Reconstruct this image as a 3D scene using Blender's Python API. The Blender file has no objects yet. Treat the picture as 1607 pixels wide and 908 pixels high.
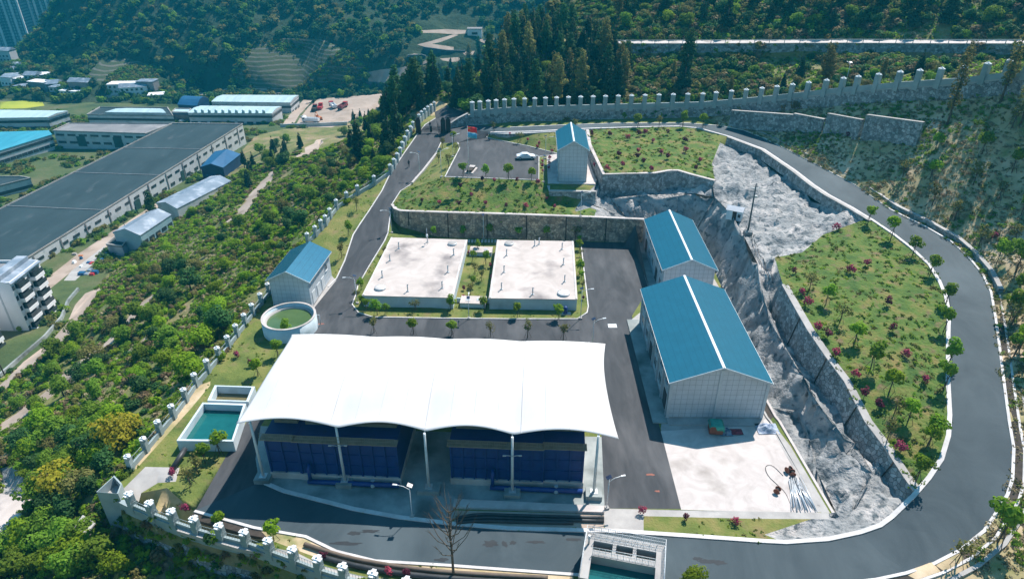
import bpy, bmesh, math, random, time
import numpy as np
from mathutils import Vector, Matrix, noise
from mathutils.geometry import delaunay_2d_cdt
from mathutils.bvhtree import BVHTree
R = math.radians
S = bpy.context.scene
COL = S.collection
rnd = random.Random(7)

# ------------------------------------------------------------------ camera, sky, sun, exposure
CAM_Z = 65.0
cam = bpy.data.cameras.new('camera'); camo = bpy.data.objects.new('camera', cam); COL.objects.link(camo)
camo.location = (0, 0, CAM_Z); camo.rotation_euler = (R(60), 0, 0)
cam.sensor_width = 36; cam.lens = 36*1074/1607; cam.clip_start = 0.5; cam.clip_end = 6000
S.camera = camo
SUN_EL = R(53); SUN_AZ = math.atan2(.56, .83)          # the sun stands ahead of the camera, to the right
world = bpy.data.worlds.new('World'); S.world = world; world.use_nodes = True
wn = world.node_tree.nodes; wl = world.node_tree.links
sky = wn.new('ShaderNodeTexSky'); sky.sky_type = 'NISHITA'; sky.sun_disc = False
sky.sun_elevation = SUN_EL; sky.sun_rotation = SUN_AZ; sky.air_density = 1.6; sky.dust_density = .6; sky.ozone_density = 4
tint = wn.new('ShaderNodeMix'); tint.data_type = 'RGBA'; tint.blend_type = 'MULTIPLY'; tint.inputs[0].default_value = 1; tint.inputs[7].default_value = (.56, .98, 1.06, 1)
wl.new(sky.outputs[0], tint.inputs[6]); wl.new(tint.outputs[2], wn['Background'].inputs[0]); wn['Background'].inputs[1].default_value = 0.075
sun = bpy.data.lights.new('sun', 'SUN'); suno = bpy.data.objects.new('sun', sun); COL.objects.link(suno)
sun.energy = 5.0; sun.angle = R(.53); sun.color = (1, .925, .86)
suno.rotation_euler = (R(90)-SUN_EL, 0, -SUN_AZ+math.pi)
suno.rotation_euler = Vector((math.sin(SUN_AZ)*math.cos(SUN_EL), math.cos(SUN_AZ)*math.cos(SUN_EL), math.sin(SUN_EL))).to_track_quat('Z', 'Y').to_euler()
S.view_settings.view_transform = 'Standard'; S.view_settings.look = 'None'
S.view_settings.exposure = 0.97; S.view_settings.gamma = 1; S.view_settings.use_curve_mapping = False
S.render.engine = 'CYCLES'
cy = S.cycles
cy.use_denoising = True; cy.max_bounces = 6; cy.diffuse_bounces = 2; cy.glossy_bounces = 2
cy.transmission_bounces = 3; cy.volume_bounces = 0; cy.transparent_max_bounces = 6
cy.use_adaptive_sampling = True; cy.adaptive_threshold = .02
cy.volume_step_rate = 4; cy.volume_max_steps = 64; cy.sample_clamp_indirect = 4

# ------------------------------------------------------------------ reading positions off the survey view
def W(u, v, z):
    a = (v-454)/1074; t = (CAM_Z-z)/(.5+a*.8660254)
    return Vector(((u-803.5)/1074*t, t*(.8660254-a*.5), z))
def WR(u, v):                                            # on the ramp of the entrance road
    a = (v-454)/1074; dx = (u-803.5)/1074; dy = .8660254-a*.5; dz = -(.5+a*.8660254)
    s = .156; y0 = 116.
    t = (-s*y0-CAM_Z)/(dz-s*dy)
    p = Vector((dx*t, dy*t, CAM_Z+dz*t))
    if p.z > 9.6: return W(u, v, 9.6)
    if p.z < 0: return W(u, v, 0)
    return p
def WY(u, v, y):                                         # at a known distance
    a = (v-454)/1074; t = y/(.8660254-a*.5)
    return Vector(((u-803.5)/1074*t, y, CAM_Z-t*(.5+a*.8660254)))
def P(l): return [W(*p) for p in l]
def offset(pts, d):                                      # shift a polyline sideways (left of travel = +)
    out = []
    for i, p in enumerate(pts):
        a = pts[max(0, i-1)]; b = pts[min(len(pts)-1, i+1)]
        t = Vector((b.x-a.x, b.y-a.y)); t.normalize() if t.length else None
        out.append(Vector((p.x-t.y*d, p.y+t.x*d, p.z)))
    return out
def smooth(pts, n=2):
    for _ in range(n):
        q = [pts[0]]
        for a, b in zip(pts, pts[1:]):
            q += [a.lerp(b, .25), a.lerp(b, .75)]
        q.append(pts[-1]); pts = q
    return pts
def setz(pts, z): return [Vector((p.x, p.y, z)) for p in pts]
def dz(pts, d): return [Vector((p.x, p.y, p.z+d)) for p in pts]

# ------------------------------------------------------------------ materials
MATS = {}
def srgb(c):
    if isinstance(c, str):
        c = [int(c[i:i+2], 16)/255 for i in (0, 2, 4)]
        c = [x/12.92 if x <= .04045 else ((x+.055)/1.055)**2.4 for x in c]
    return (*c, 1)
def mat(name, cols, rough=.8, scale=1.0, detail=6, bump=0, bscale=None, metal=0, spec=.4, stretch=None, coords='Object', pos=None, rand=0, transl=0, second=None, distort=0):
    """noise-driven blend of cols; rand: per-object brightness; second: (colour, scale, low, high) stain layer"""
    if name in MATS: return MATS[name]
    m = bpy.data.materials.new(name); m.use_nodes = True; MATS[name] = m
    N = m.node_tree.nodes; L = m.node_tree.links; b = N['Principled BSDF']
    b.inputs['Roughness'].default_value = rough; b.inputs['Metallic'].default_value = metal
    b.inputs['Specular IOR Level'].default_value = spec
    tc = N.new('ShaderNodeTexCoord'); geo = N.new('ShaderNodeNewGeometry')
    src = geo.outputs['Position'] if coords == 'World' else tc.outputs['Object']
    if stretch:
        mp = N.new('ShaderNodeMapping'); mp.inputs['Scale'].default_value = stretch; L.new(src, mp.inputs[0]); src = mp.outputs[0]
    nz = N.new('ShaderNodeTexNoise'); nz.inputs['Scale'].default_value = scale; nz.inputs['Detail'].default_value = detail
    nz.inputs['Roughness'].default_value = .62; nz.inputs['Distortion'].default_value = distort
    L.new(src, nz.inputs['Vector'])
    cr = N.new('ShaderNodeValToRGB'); el = cr.color_ramp.elements
    ps = pos or [.32+.36*i/max(1, len(cols)-1) for i in range(len(cols))]
    el[0].position = ps[0]; el[0].color = srgb(cols[0])
    el[1].position = ps[-1] if len(cols) > 1 else 1; el[1].color = srgb(cols[-1])
    for p_, c_ in list(zip(ps, cols))[1:-1]:
        e = el.new(p_); e.color = srgb(c_)
    L.new(nz.outputs['Fac'], cr.inputs[0]); out = cr.outputs[0]
    if second:
        c2, s2, lo, hi = second
        n2 = N.new('ShaderNodeTexNoise'); n2.inputs['Scale'].default_value = s2; n2.inputs['Detail'].default_value = 5
        L.new(src, n2.inputs['Vector'])
        mr = N.new('ShaderNodeMapRange'); mr.inputs[1].default_value = lo; mr.inputs[2].default_value = hi; L.new(n2.outputs['Fac'], mr.inputs[0])
        mx = N.new('ShaderNodeMix'); mx.data_type = 'RGBA'; L.new(mr.outputs[0], mx.inputs[0]); L.new(out, mx.inputs[6]); mx.inputs[7].default_value = srgb(c2)
        out = mx.outputs[2]
    if rand:
        oi = N.new('ShaderNodeObjectInfo'); mr = N.new('ShaderNodeMapRange'); mr.inputs[3].default_value = 1-rand; mr.inputs[4].default_value = 1+rand
        L.new(oi.outputs['Random'], mr.inputs[0])
        hs = N.new('ShaderNodeHueSaturation'); L.new(mr.outputs[0], hs.inputs['Value']); L.new(out, hs.inputs['Color'])
        mh = N.new('ShaderNodeMath'); mh.operation = 'MULTIPLY_ADD'; L.new(oi.outputs['Random'], mh.inputs[0]); mh.inputs[1].default_value = .05*rand*2; mh.inputs[2].default_value = .5-.025*rand*2
        L.new(mh.outputs[0], hs.inputs['Hue']); out = hs.outputs[0]
    L.new(out, b.inputs['Base Color'])
    if bump:
        bn = N.new('ShaderNodeTexNoise'); bn.inputs['Scale'].default_value = bscale or scale*4; bn.inputs['Detail'].default_value = 6
        L.new(src, bn.inputs['Vector'])
        bp = N.new('ShaderNodeBump'); bp.inputs['Strength'].default_value = 1; bp.inputs['Distance'].default_value = bump
        L.new(bn.outputs['Fac'], bp.inputs['Height']); L.new(bp.outputs[0], b.inputs['Normal'])
    if transl:
        tr = N.new('ShaderNodeBsdfTranslucent'); L.new(out, tr.inputs[0]); ms = N.new('ShaderNodeMixShader'); ms.inputs[0].default_value = transl
        L.new(b.outputs[0], ms.inputs[1]); L.new(tr.outputs[0], ms.inputs[2]); L.new(ms.outputs[0], N['Material Output'].inputs[0])
    return m
def grid_mat(name, base, line, sx, sy, sz=None, lw=.03, rough=.5, stain=None, kind='box'):
    """tile / panel joints drawn on object coordinates; faces choose the right plane by normal"""
    if name in MATS: return MATS[name]
    m = mat(name, [base, base], rough=rough, scale=.7)
    N = m.node_tree.nodes; L = m.node_tree.links; b = N['Principled BSDF']
    cr = [n for n in N if n.type == 'VALTORGB'][0]
    c = srgb(base); cr.color_ramp.elements[0].color = (*[x*.9 for x in c[:3]], 1); cr.color_ramp.elements[1].color = (*[min(1, x*1.06) for x in c[:3]], 1)
    tc = N.new('ShaderNodeTexCoord'); sp = N.new('ShaderNodeSeparateXYZ'); L.new(tc.outputs['Object'], sp.inputs[0])
    g = N.new('ShaderNodeTexCoord'); sn = N.new('ShaderNodeSeparateXYZ'); L.new(tc.outputs['Normal'], sn.inputs[0])
    def line_of(out, step, nout):
        a = N.new('ShaderNodeMath'); a.operation = 'DIVIDE'; L.new(out, a.inputs[0]); a.inputs[1].default_value = step
        f = N.new('ShaderNodeMath'); f.operation = 'FRACT'; L.new(a.outputs[0], f.inputs[0])
        l = N.new('ShaderNodeMath'); l.operation = 'LESS_THAN'; L.new(f.outputs[0], l.inputs[0]); l.inputs[1].default_value = lw/step
        ab = N.new('ShaderNodeMath'); ab.operation = 'ABSOLUTE'; L.new(nout, ab.inputs[0])
        lt = N.new('ShaderNodeMath'); lt.operation = 'LESS_THAN'; L.new(ab.outputs[0], lt.inputs[0]); lt.inputs[1].default_value = .8
        mu = N.new('ShaderNodeMath'); mu.operation = 'MULTIPLY'; L.new(l.outputs[0], mu.inputs[0]); L.new(lt.outputs[0], mu.inputs[1])
        return mu.outputs[0]
    outs = [line_of(sp.outputs[i], s, sn.outputs[i]) for i, s in enumerate((sx, sy, sz)) if s]
    o = outs[0]
    for q in outs[1:]:
        mm = N.new('ShaderNodeMath'); mm.operation = 'MAXIMUM'; L.new(o, mm.inputs[0]); L.new(q, mm.inputs[1]); o = mm.outputs[0]
    mx = N.new('ShaderNodeMix'); mx.data_type = 'RGBA'; L.new(o, mx.inputs[0]); L.new(cr.outputs[0], mx.inputs[6]); mx.inputs[7].default_value = srgb(line)
    L.new(mx.outputs[2], b.inputs['Base Color'])
    return m
def stone_mat(name, cols, joint, scale, bump=.08, coords='World', jw=.06, stretch=None):
    if name in MATS: return MATS[name]
    m = mat(name, cols, rough=.9, scale=scale*.25, coords=coords, stretch=stretch)
    N = m.node_tree.nodes; L = m.node_tree.links; b = N['Principled BSDF']
    cr = [n for n in N if n.type == 'VALTORGB'][0]; src = [n for n in N if n.type == 'TEX_NOISE'][0].inputs['Vector'].links[0].from_socket
    vo = N.new('ShaderNodeTexVoronoi'); vo.feature = 'DISTANCE_TO_EDGE'; vo.inputs['Scale'].default_value = scale; L.new(src, vo.inputs['Vector'])
    vc = N.new('ShaderNodeTexVoronoi'); vc.inputs['Scale'].default_value = scale; L.new(src, vc.inputs['Vector'])
    hs = N.new('ShaderNodeHueSaturation'); mr0 = N.new('ShaderNodeMapRange'); mr0.inputs[3].default_value = .55; mr0.inputs[4].default_value = 1.45
    sc = N.new('ShaderNodeSeparateColor'); L.new(vc.outputs['Color'], sc.inputs[0]); L.new(sc.outputs[0], mr0.inputs[0])
    L.new(mr0.outputs[0], hs.inputs['Value']); L.new(cr.outputs[0], hs.inputs['Color'])
    mr = N.new('ShaderNodeMapRange'); mr.inputs[2].default_value = jw; L.new(vo.outputs[0], mr.inputs[0])
    mx = N.new('ShaderNodeMix'); mx.data_type = 'RGBA'; L.new(mr.outputs[0], mx.inputs[0]); mx.inputs[6].default_value = srgb(joint); L.new(hs.outputs[0], mx.inputs[7])
    L.new(mx.outputs[2], b.inputs['Base Color'])
    bp = N.new('ShaderNodeBump'); bp.inputs['Distance'].default_value = bump; bp.inputs['Strength'].default_value = 1
    L.new(mr.outputs[0], bp.inputs['Height']); L.new(bp.outputs[0], b.inputs['Normal'])
    return m

M_ASPH = mat('asphalt', [(.028,.031,.036),(.060,.063,.069)], rough=.85, scale=.35, coords='World', bump=.01, bscale=6, second=((.115,.115,.12), .28, .5, .85), distort=1.2, stretch=(1, .28, 1))
M_ASPHN = mat('asphalt_loop', [(.026,.044,.055),(.050,.072,.084)], rough=.8, scale=.16, coords='World', bump=.01, bscale=6, second=((.085,.115,.13), .10, .5, .8), distort=1.5, stretch=(.8, .45, 1))
M_CONC = mat('concrete', [(.30,.285,.275),(.44,.42,.40)], rough=.9, scale=.35, coords='World', second=((.25,.24,.23), .16, .52, .8))
M_CONCW = mat('concrete_pale', [(.42,.375,.355),(.56,.51,.485)], rough=.85, scale=.25, coords='World', second=((.30,.265,.24), .22, .54, .74), distort=2.)
M_CONCD = mat('concrete_dark', [(.18,.21,.21),(.34,.37,.36)], rough=.7, scale=.3, coords='World', second=((.07,.085,.08), .14, .5, .7))  # darker grey concrete with near-black blotches
M_KERB = mat('kerb_white', [(.45,.43,.42),(.66,.63,.62)], rough=.8, scale=.5, coords='World')
M_LAWN = mat('lawn', [(.06,.095,.018),(.12,.15,.03),(.21,.185,.06)], rough=.95, scale=.22, coords='World', bump=.12, bscale=3, second=((.19,.14,.07), .35, .56, .75))
M_SLOPE = mat('slope_grass', [(.035,.085,.012),(.085,.14,.02),(.20,.16,.05)], rough=.95, scale=.35, coords='World', bump=.25, bscale=2, second=((.16,.11,.06), .6, .56, .72))
M_SCRUB = mat('scrub_ground', [(.08,.12,.025),(.17,.17,.055),(.30,.22,.13)], rough=.95, scale=.12, coords='World', bump=.3, bscale=1.2, second=((.20,.15,.10), .25, .55, .75))
M_BROWN = mat('brown_hillside', [(.24,.22,.09),(.44,.34,.20),(.60,.47,.34)], rough=.95, scale=.12, coords='World', bump=.08, bscale=1.5, second=((.14,.18,.05), .3, .54, .72))
M_ROCK = mat('shotcrete_rock', [(.16,.17,.175),(.29,.295,.295),(.48,.45,.43)], rough=.95, scale=.22, detail=9, coords='World', bump=.28, bscale=2.6, second=((.09,.11,.12), .9, .53, .66), distort=.6)
M_DIRT = mat('bare_earth', [(.30,.23,.18),(.46,.37,.31)], rough=.95, scale=.08, coords='World', second=((.22,.17,.12), .12, .58, .75))
M_VALLEY = mat('valley_grass', [(.030,.06,.02),(.07,.10,.03),(.13,.12,.06)], rough=.95, scale=.05, coords='World', bump=.3, bscale=.6)
M_FARHILL = mat('far_hillside', [(.010,.030,.014),(.020,.045,.018),(.040,.055,.024)], rough=1, scale=.03, coords='World', bump=1.5, bscale=.25)
M_TERR = mat('terraced_field', [(.04,.07,.03),(.09,.10,.045)], rough=1, scale=.05, coords='World', bump=.5, bscale=.3)
M_YELLOW = mat('rape_field', [(.25,.32,.03),(.42,.42,.04)], rough=1, scale=.06, coords='World')
M_STONE = stone_mat('rubble_stone', [(.19,.21,.215),(.36,.37,.37)], (.13,.14,.145), 1.7)
M_STONEB = stone_mat('rubble_stone_brown', [(.22,.19,.16),(.46,.32,.22)], (.16,.145,.13), 1.5)
M_WALLG = mat('render_grey', [(.22,.28,.29),(.33,.39,.40)], rough=.85, scale=.3, coords='World')
M_WHITE = mat('white_paint', [(.70,.72,.74),(.82,.83,.84)], rough=.6, scale=.5)
M_TRUNK = mat('bark', [(.07,.05,.035),(.15,.12,.09)], rough=.95, scale=3)

# ------------------------------------------------------------------ object helpers
def link(name, me, m=None, parent=None, label=None, cat=None, group=None, kind=None):
    o = bpy.data.objects.new(name, me); COL.objects.link(o)
    if m is not None and me is not None:
        for mm in (m if isinstance(m, (list, tuple)) else [m]): me.materials.append(mm)
    if parent: o.parent = parent
    tag(o, label, cat, group, kind)
    return o
def tag(o, label=None, cat=None, group=None, kind=None):
    if label: o['label'] = label
    if cat: o['category'] = cat
    if group: o['group'] = group
    if kind or cat: o['kind'] = kind or 'thing'
    return o
def thing(name, label, cat, loc=(0,0,0), rz=0, group=None):
    o = bpy.data.objects.new(name, None); COL.objects.link(o); o.location = loc; o.rotation_euler = (0,0,rz)
    o.empty_display_size = .3
    return tag(o, label, cat, group)
def copy_tree(o, parent=None, label=None):
    c = o.copy(); COL.objects.link(c); c.parent = parent
    if label: c['label'] = label
    for ch in list(o.children): copy_tree(ch, c)
    return c
class MB:
    def __init__(s): s.v = []; s.f = []; s.sm = []
    def add(s, vs, fs, smooth=False):
        n = len(s.v); s.v += [tuple(v) for v in vs]; s.f += [tuple(i+n for i in f) for f in fs]; s.sm += [smooth]*len(fs); return s
    def box(s, x0, y0, z0, x1, y1, z1):
        return s.add([(x0,y0,z0),(x1,y0,z0),(x1,y1,z0),(x0,y1,z0),(x0,y0,z1),(x1,y0,z1),(x1,y1,z1),(x0,y1,z1)],
                     [(0,3,2,1),(4,5,6,7),(0,1,5,4),(1,2,6,5),(2,3,7,6),(3,0,4,7)])
    def cbox(s, cx, cy, cz, lx, ly, lz, rz=0, taper=1.):      # centre of base, sizes
        c, sn = math.cos(rz), math.sin(rz); vs = []
        for z, k in ((cz, 1), (cz+lz, taper)):
            for sx, sy in ((-1,-1),(1,-1),(1,1),(-1,1)):
                x, y = sx*lx/2*k, sy*ly/2*k; vs.append((cx+x*c-y*sn, cy+x*sn+y*c, z))
        return s.add(vs, [(0,3,2,1),(4,5,6,7),(0,1,5,4),(1,2,6,5),(2,3,7,6),(3,0,4,7)])
    def tube(s, pts, r, n=8, caps=True):
        pts = [Vector(p) for p in pts]; rs = r if isinstance(r, (list, tuple)) else [r]*len(pts)
        base = len(s.v); ref = None
        for i, p in enumerate(pts):
            d = (pts[min(i+1, len(pts)-1)]-pts[max(i-1, 0)]); d = d.normalized() if d.length > 1e-9 else Vector((0,0,1))
            if ref is None or abs(ref.dot(d)) > .98: ref = Vector((1,0,0)) if abs(d.x) < .9 else Vector((0,1,0))
            a = (ref-d*ref.dot(d)).normalized(); b = d.cross(a); ref = a
            for k in range(n):
                t = 2*math.pi*k/n; q = p+(a*math.cos(t)+b*math.sin(t))*rs[i]; s.v.append(tuple(q))
        for i in range(len(pts)-1):
            for k in range(n):
                k2 = (k+1) % n; s.f.append((base+i*n+k, base+i*n+k2, base+(i+1)*n+k2, base+(i+1)*n+k)); s.sm.append(True)
        if caps:
            s.f.append(tuple(base+k for k in range(n))[::-1]); s.f.append(tuple(base+(len(pts)-1)*n+k for k in range(n))); s.sm += [False, False]
        return s
    def lathe(s, prof, cx=0, cy=0, n=32, smooth=True, close=False):
        base = len(s.v)
        for r, z in prof:
            for k in range(n):
                t = 2*math.pi*k/n; s.v.append((cx+r*math.cos(t), cy+r*math.sin(t), z))
        for i in range(len(prof)-1):
            for k in range(n):
                k2 = (k+1) % n; s.f.append((base+i*n+k, base+i*n+k2, base+(i+1)*n+k2, base+(i+1)*n+k)); s.sm.append(smooth)
        if close:
            s.f.append(tuple(base+(len(prof)-1)*n+k for k in range(n))); s.sm.append(False)
        return s
    def poly(s, pts): return s.add(pts, [tuple(range(len(pts)))])
    def prism(s, outline, z0, z1):                              # outline: ccw list of (x, y)
        n = len(outline)
        return s.add([(x,y,z0) for x,y in outline]+[(x,y,z1) for x,y in outline],
                     [tuple(range(n))[::-1], tuple(range(n, 2*n))]+[(i,(i+1)%n,n+(i+1)%n,n+i) for i in range(n)])
    def ribbon(s, a, b, h0, h1):
        """solid strip between polylines a and b (same count); bottoms at z-h0, tops at z+h1"""
        n = len(a); base = len(s.v)
        for p, q in zip(a, b):
            s.v += [(p.x,p.y,p.z-h0),(q.x,q.y,q.z-h0),(q.x,q.y,q.z+h1),(p.x,p.y,p.z+h1)]
        for i in range(n-1):
            A = base+4*i; B = A+4
            for k in range(4):
                k2 = (k+1) % 4; s.f.append((A+k, A+k2, B+k2, B+k)); s.sm.append(False)
        s.f.append((base,base+3,base+2,base+1)); e = base+4*(n-1); s.f.append((e,e+1,e+2,e+3)); s.sm += [False, False]
        return s
    def mesh(s, name='m'):
        me = bpy.data.meshes.new(name); me.from_pydata(s.v, [], s.f); me.polygons.foreach_set('use_smooth', s.sm)
        bm = bmesh.new(); bm.from_mesh(me); bmesh.ops.recalc_face_normals(bm, faces=bm.faces); bm.to_mesh(me); bm.free()
        me.update(); return me
    def build(s, name, m=None, parent=None, **k): return link(name, s.mesh(name), m, parent, **k)

def height_bands(m, col, step, frac):                     # stone terrace walls following the contour
    N = m.node_tree.nodes; L = m.node_tree.links; b = N['Principled BSDF']; src = b.inputs['Base Color'].links[0].from_socket
    g = N.new('ShaderNodeNewGeometry'); sp = N.new('ShaderNodeSeparateXYZ'); L.new(g.outputs['Position'], sp.inputs[0])
    nz = N.new('ShaderNodeTexNoise'); nz.inputs['Scale'].default_value = .03; L.new(g.outputs['Position'], nz.inputs['Vector'])
    a = N.new('ShaderNodeMath'); a.operation = 'MULTIPLY_ADD'; L.new(nz.outputs['Fac'], a.inputs[0]); a.inputs[1].default_value = 6; L.new(sp.outputs[2], a.inputs[2])
    d = N.new('ShaderNodeMath'); d.operation = 'DIVIDE'; L.new(a.outputs[0], d.inputs[0]); d.inputs[1].default_value = step
    f = N.new('ShaderNodeMath'); f.operation = 'FRACT'; L.new(d.outputs[0], f.inputs[0])
    l = N.new('ShaderNodeMath'); l.operation = 'LESS_THAN'; L.new(f.outputs[0], l.inputs[0]); l.inputs[1].default_value = frac
    mx = N.new('ShaderNodeMix'); mx.data_type = 'RGBA'; L.new(l.outputs[0], mx.inputs[0]); L.new(src, mx.inputs[6]); mx.inputs[7].default_value = srgb(col); L.new(mx.outputs[2], b.inputs['Base Color'])
height_bands(M_TERR, (.15,.145,.115), 2.3, .3)
# ------------------------------------------------------------------ terrain: survey lines
V3 = lambda x, y, z: Vector((x, y, z))
fenceL = P([(183,763,0),(207,736,0),(231,708,0),(253,681,0),(274,656,0),(293,630,0),(309,606,0),(328,584,0),(345,564,0),(360,546,0),(373,528,0),(386,511,0),(398,495,0),(411,478,0),(423,462,0),(445,434,0)])
fenceL2 = [WR(u, v) for u, v in [(487,378),(505,361),(519,343),(529,329),(545,317),(562,306),(590,290),(613,273),(624,255),(636,229),(648,207),(658,190),(682,173)]]
fenceB = P([(183,763,0),(190,786,0),(209,795,0),(241,809,0),(275,822,0),(310,834,0),(349,845,0),(388,855,0),(425,868,0),(463,882,0),(502,897,0),(541,909,0),(588,920,0),(640,931,0),(740,945,0),(900,960,0),(1060,970,.3)])
road_l = [WR(u, v) for u, v in [(684,186),(668,196),(655,212),(632,245),(611,277),(600,300),(580,331),(565,353),(555,369),(542,409),(529,437)]] + P([(516,450,0),(489,487,0),(499,511,0)])
road_r = [WR(u, v) for u, v in [(692,223),(682,244),(660,272),(644,290),(628,300),(615,320),(611,343),(608,366),(603,378),(579,417),(561,448)]] + P([(558,462,0),(552,478,0),(562,491,0),(585,498,0),(700,500,0),(799,501,0),(906,501,0),(922,491,0),(924,481,0),(912,379,0)])
Rin = P([(739,203,10.2),(770,207.5,11),(839,206,11.8),(919,201.7,12.4),(985,199.7,12.6),(1064,198,12.7),(1097,201,12.7),(1146,214.5,12.6),(1200,234.5,12.4),(1249,267.6,12.2),(1279,290.7,12),(1302,300+6,11.9),(1339,326,11.6),(1372,346,11.4),(1405,368,11.1),(1431,388,10.8),(1461,416,10.3),(1477,442,9.8),(1487,465,9.4),(1492,492,8.9),(1491,531,8.1),(1491,599,6.8),(1494,651,5.8),(1492,685,5.1),(1481,722,4.3),(1461,752,3.5),(1437,780,2.8),(1403,813,1.8),(1384,827,1.4),(1352,838,.9),(1301,849,.5),(1234,853.7,.2),(1200,852,.1),(1088,844,0),(970,836,0),(918,835,0),(800,832,0),(705,824,0),(624,814,0),(553,801,0),(515,791,0),(444,773,0),(407,757,0)])
Rout = P([(748,196,10),(800,200.5,11.2),(882,197,12.2),(965,194.2,12.6),(1080,194,12.7),(1130,198,12.7),(1166,204.6,12.6),(1200,218,12.4),(1266,251,12.2),(1342,291,12),(1398,330,11.6),(1451,356,11.2),(1491,379,10.9),(1517,402,10.4),(1540,430,9.9),(1553,458,9.4),(1560,498,8.7),(1567,551,7.7),(1573,600,6.8),(1581,661,5.7),(1588,702,4.9),(1586,750,4),(1578,775,3.5),(1566,795,3.1),(1542,831,2.3),(1505,861,1.6),(1464,882,1.1),(1420,897,.7),(1373,907,.4),(1280,918,.1),(1160,919,0),(1040,912,0),(900,899,0),(800,892,0),(705,885,0),(590,878,0),(529,863,0),(481,840,0),(400,826,0),(307,800,0)])
park = P([(699,278,9.5),(846,283,9.5),(846.4,246,9.5),(875,243,9.5),(875,241,9.5),(830,229.5,9.5),(800,223.5,9.5),(777,219,9.5),(764,215.5,9.6),(767,212,9.9),(770,208,10.6)])
med_r = P([(699,278,9.5),(722,233,9.5),(719,224,9.4)])
RW1t = P([(615,321,4.7),(620,328,5.3),(628,331,5.7),(700,333.5,5.7),(800,336.3,5.6),(932,341,5.4),(1011,344.6,5.3),(1030,346,5.3)])
tow = P([(850,286.5,9.2),(860,292,8.5),(862,300,8.4),(935,301,8.4),(940,290,8.5)])      # terrace the office tower stands on
L2t = P([(921,203,12.2),(925,227.7,12),(947,274,11),(1028,272,10.9),(1051,268,11),(1064,268,11),(1084,274,10.8),(1122,284,10.5)])
L2r = P([(1122,284,10.5),(1117,257,11.2),(1130,224,12)])
SW = P([(1229,447,9),(1249,483,8.5),(1269,518,8),(1297,559,7),(1327,599,6),(1359,661,4.9),(1390,702,4.1),(1420,748,3.2),(1436,770,2.9)])   # top of the stone wall under the planted slope
slope_top = P([(1229,447,9),(1222,425,9),(1216,404,9.3),(1259,396,9.6),(1292,368,10.3),(1352,346,10.9)])
PW = P([(735,196,10),(800,191,11.3),(900,188,12.3),(1000,185.5,12.8),(1100,183,13.3),(1200,175,16.5),(1300,165,21),(1400,158,26),(1500,153,29),(1600,143,33),(1680,135,36)])  # foot of the long perimeter wall
UR = [V3(26,222,25),V3(31.7,215,26),V3(60,207,27.5),V3(92,195,29.8),V3(108,182,32),V3(119,173,33.6),V3(150,160,36)]          # outer edge of the upper road
toe = [V3(28.5,136.3,0),V3(38.8,134.5,0),V3(40.6,126,0),V3(40,112,0),V3(39.2,103,0),V3(38.3,88,0),V3(37.6,78,0)]+P([(1251,644,.2),(1271,688,.2),(1281,736,.2),(1312,803,.2)])
crest = [V3(21.6,142.3,6.6),V3(30,142,7.2),V3(40,141,8),V3(43.5,137,8.7),V3(44.4,128,9),V3(44.2,118,8.6),V3(43.8,108,8),V3(42.2,98,6.2),V3(42,88,4.8),V3(42.4,80,4.3)]+P([(1285,634,4),(1312,668,3.7),(1342,695,3.3),(1370,742,2.8),(1340,800,1.2)])
lines = []                                               # (points, closed)
def L_(pts, closed=False): lines.append((list(pts), closed)); return pts
L_(fenceL+fenceL2); L_(fenceB)
fL = fenceL+fenceL2
outL = dz(offset(fL, .9), -1.3); L_(outL[1:])
outB = dz(offset(fenceB, -1.0), -5.2); L_(outB[1:])
L_([V3(p.x, p.y, p.z) for p in fenceB[:1]]+[outL[0], outB[0]])
L_(road_l); L_(road_r)
L_(Rin); L_(Rout); L_(park); L_(med_r)
L_(RW1t); RW1b = []
for p in offset(RW1t, -.5)[1:]: RW1b.append(V3(p.x, p.y-.0, max(0, (-23-p.x)*.35)))
L_(RW1b[:-1])
L_(tow); L_([V3(8.4,140.6,6.3),V3(18.4,140.3,6.3)])
L_(L2t); L2b = offset(L2t, -.55)
L2z = [11.9,9.6,6.6,7.0,7.4,7.6,8.6,10.0]
L2b = [V3(p.x,p.y,z) for p, z in zip(L2b, L2z)]; L_(L2b[1:7]); L_(L2r)
L_(SW); SWz = [3.7,3.9,4.1,3.3,2.7,2.5,2.2,1.9,1.8]
SWb = [V3(p.x,p.y,z) for p, z in zip(offset(SW, -.7), SWz)]; L_(SWb)
L_(slope_top)
KW = dz(offset(Rin[7:14], -1.0), 0); L_(KW); L_(dz(offset(Rin[7:14], -1.5), -1.9)[:-2])
L_(PW); UR2 = dz(offset(UR, 5.5), .1); L_(UR); L_(dz(offset(UR, -.6), -4)); L_(UR2)
L_(toe); L_(crest)
# shoulders outside the loop road, planting edges
RO2 = dz(offset(Rout, 1.4), -.1); L_(RO2[10:29])
# free heights: valley, hills
free = []
def F(*a):
    for q in a: free.append(V3(*q))
def FP(*a):
    for q in a: free.append(W(*q))
FP((760,262,9.5),(800,255,9.5),(745,242,9.5),(825,272,9.5),(790,240,9.5),(730,268,9.5),(300,640,0),(1150,330,8.6),(1175,357,8.6),(1200,390,8.3),(1215,420,8),(1180,260,10.5),(1250,310,10.2),(1300,345,10),(1212,455,6.5),(1235,530,4.4),
   (1380,500,8.6),(1400,600,6.6),(1430,680,5),(1350,450,9.6),(1040,340,0),(700,190,10),(640,150,7),(660,165,9),(692,180,10),(720,176,10.4),(700,165,11))
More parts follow.
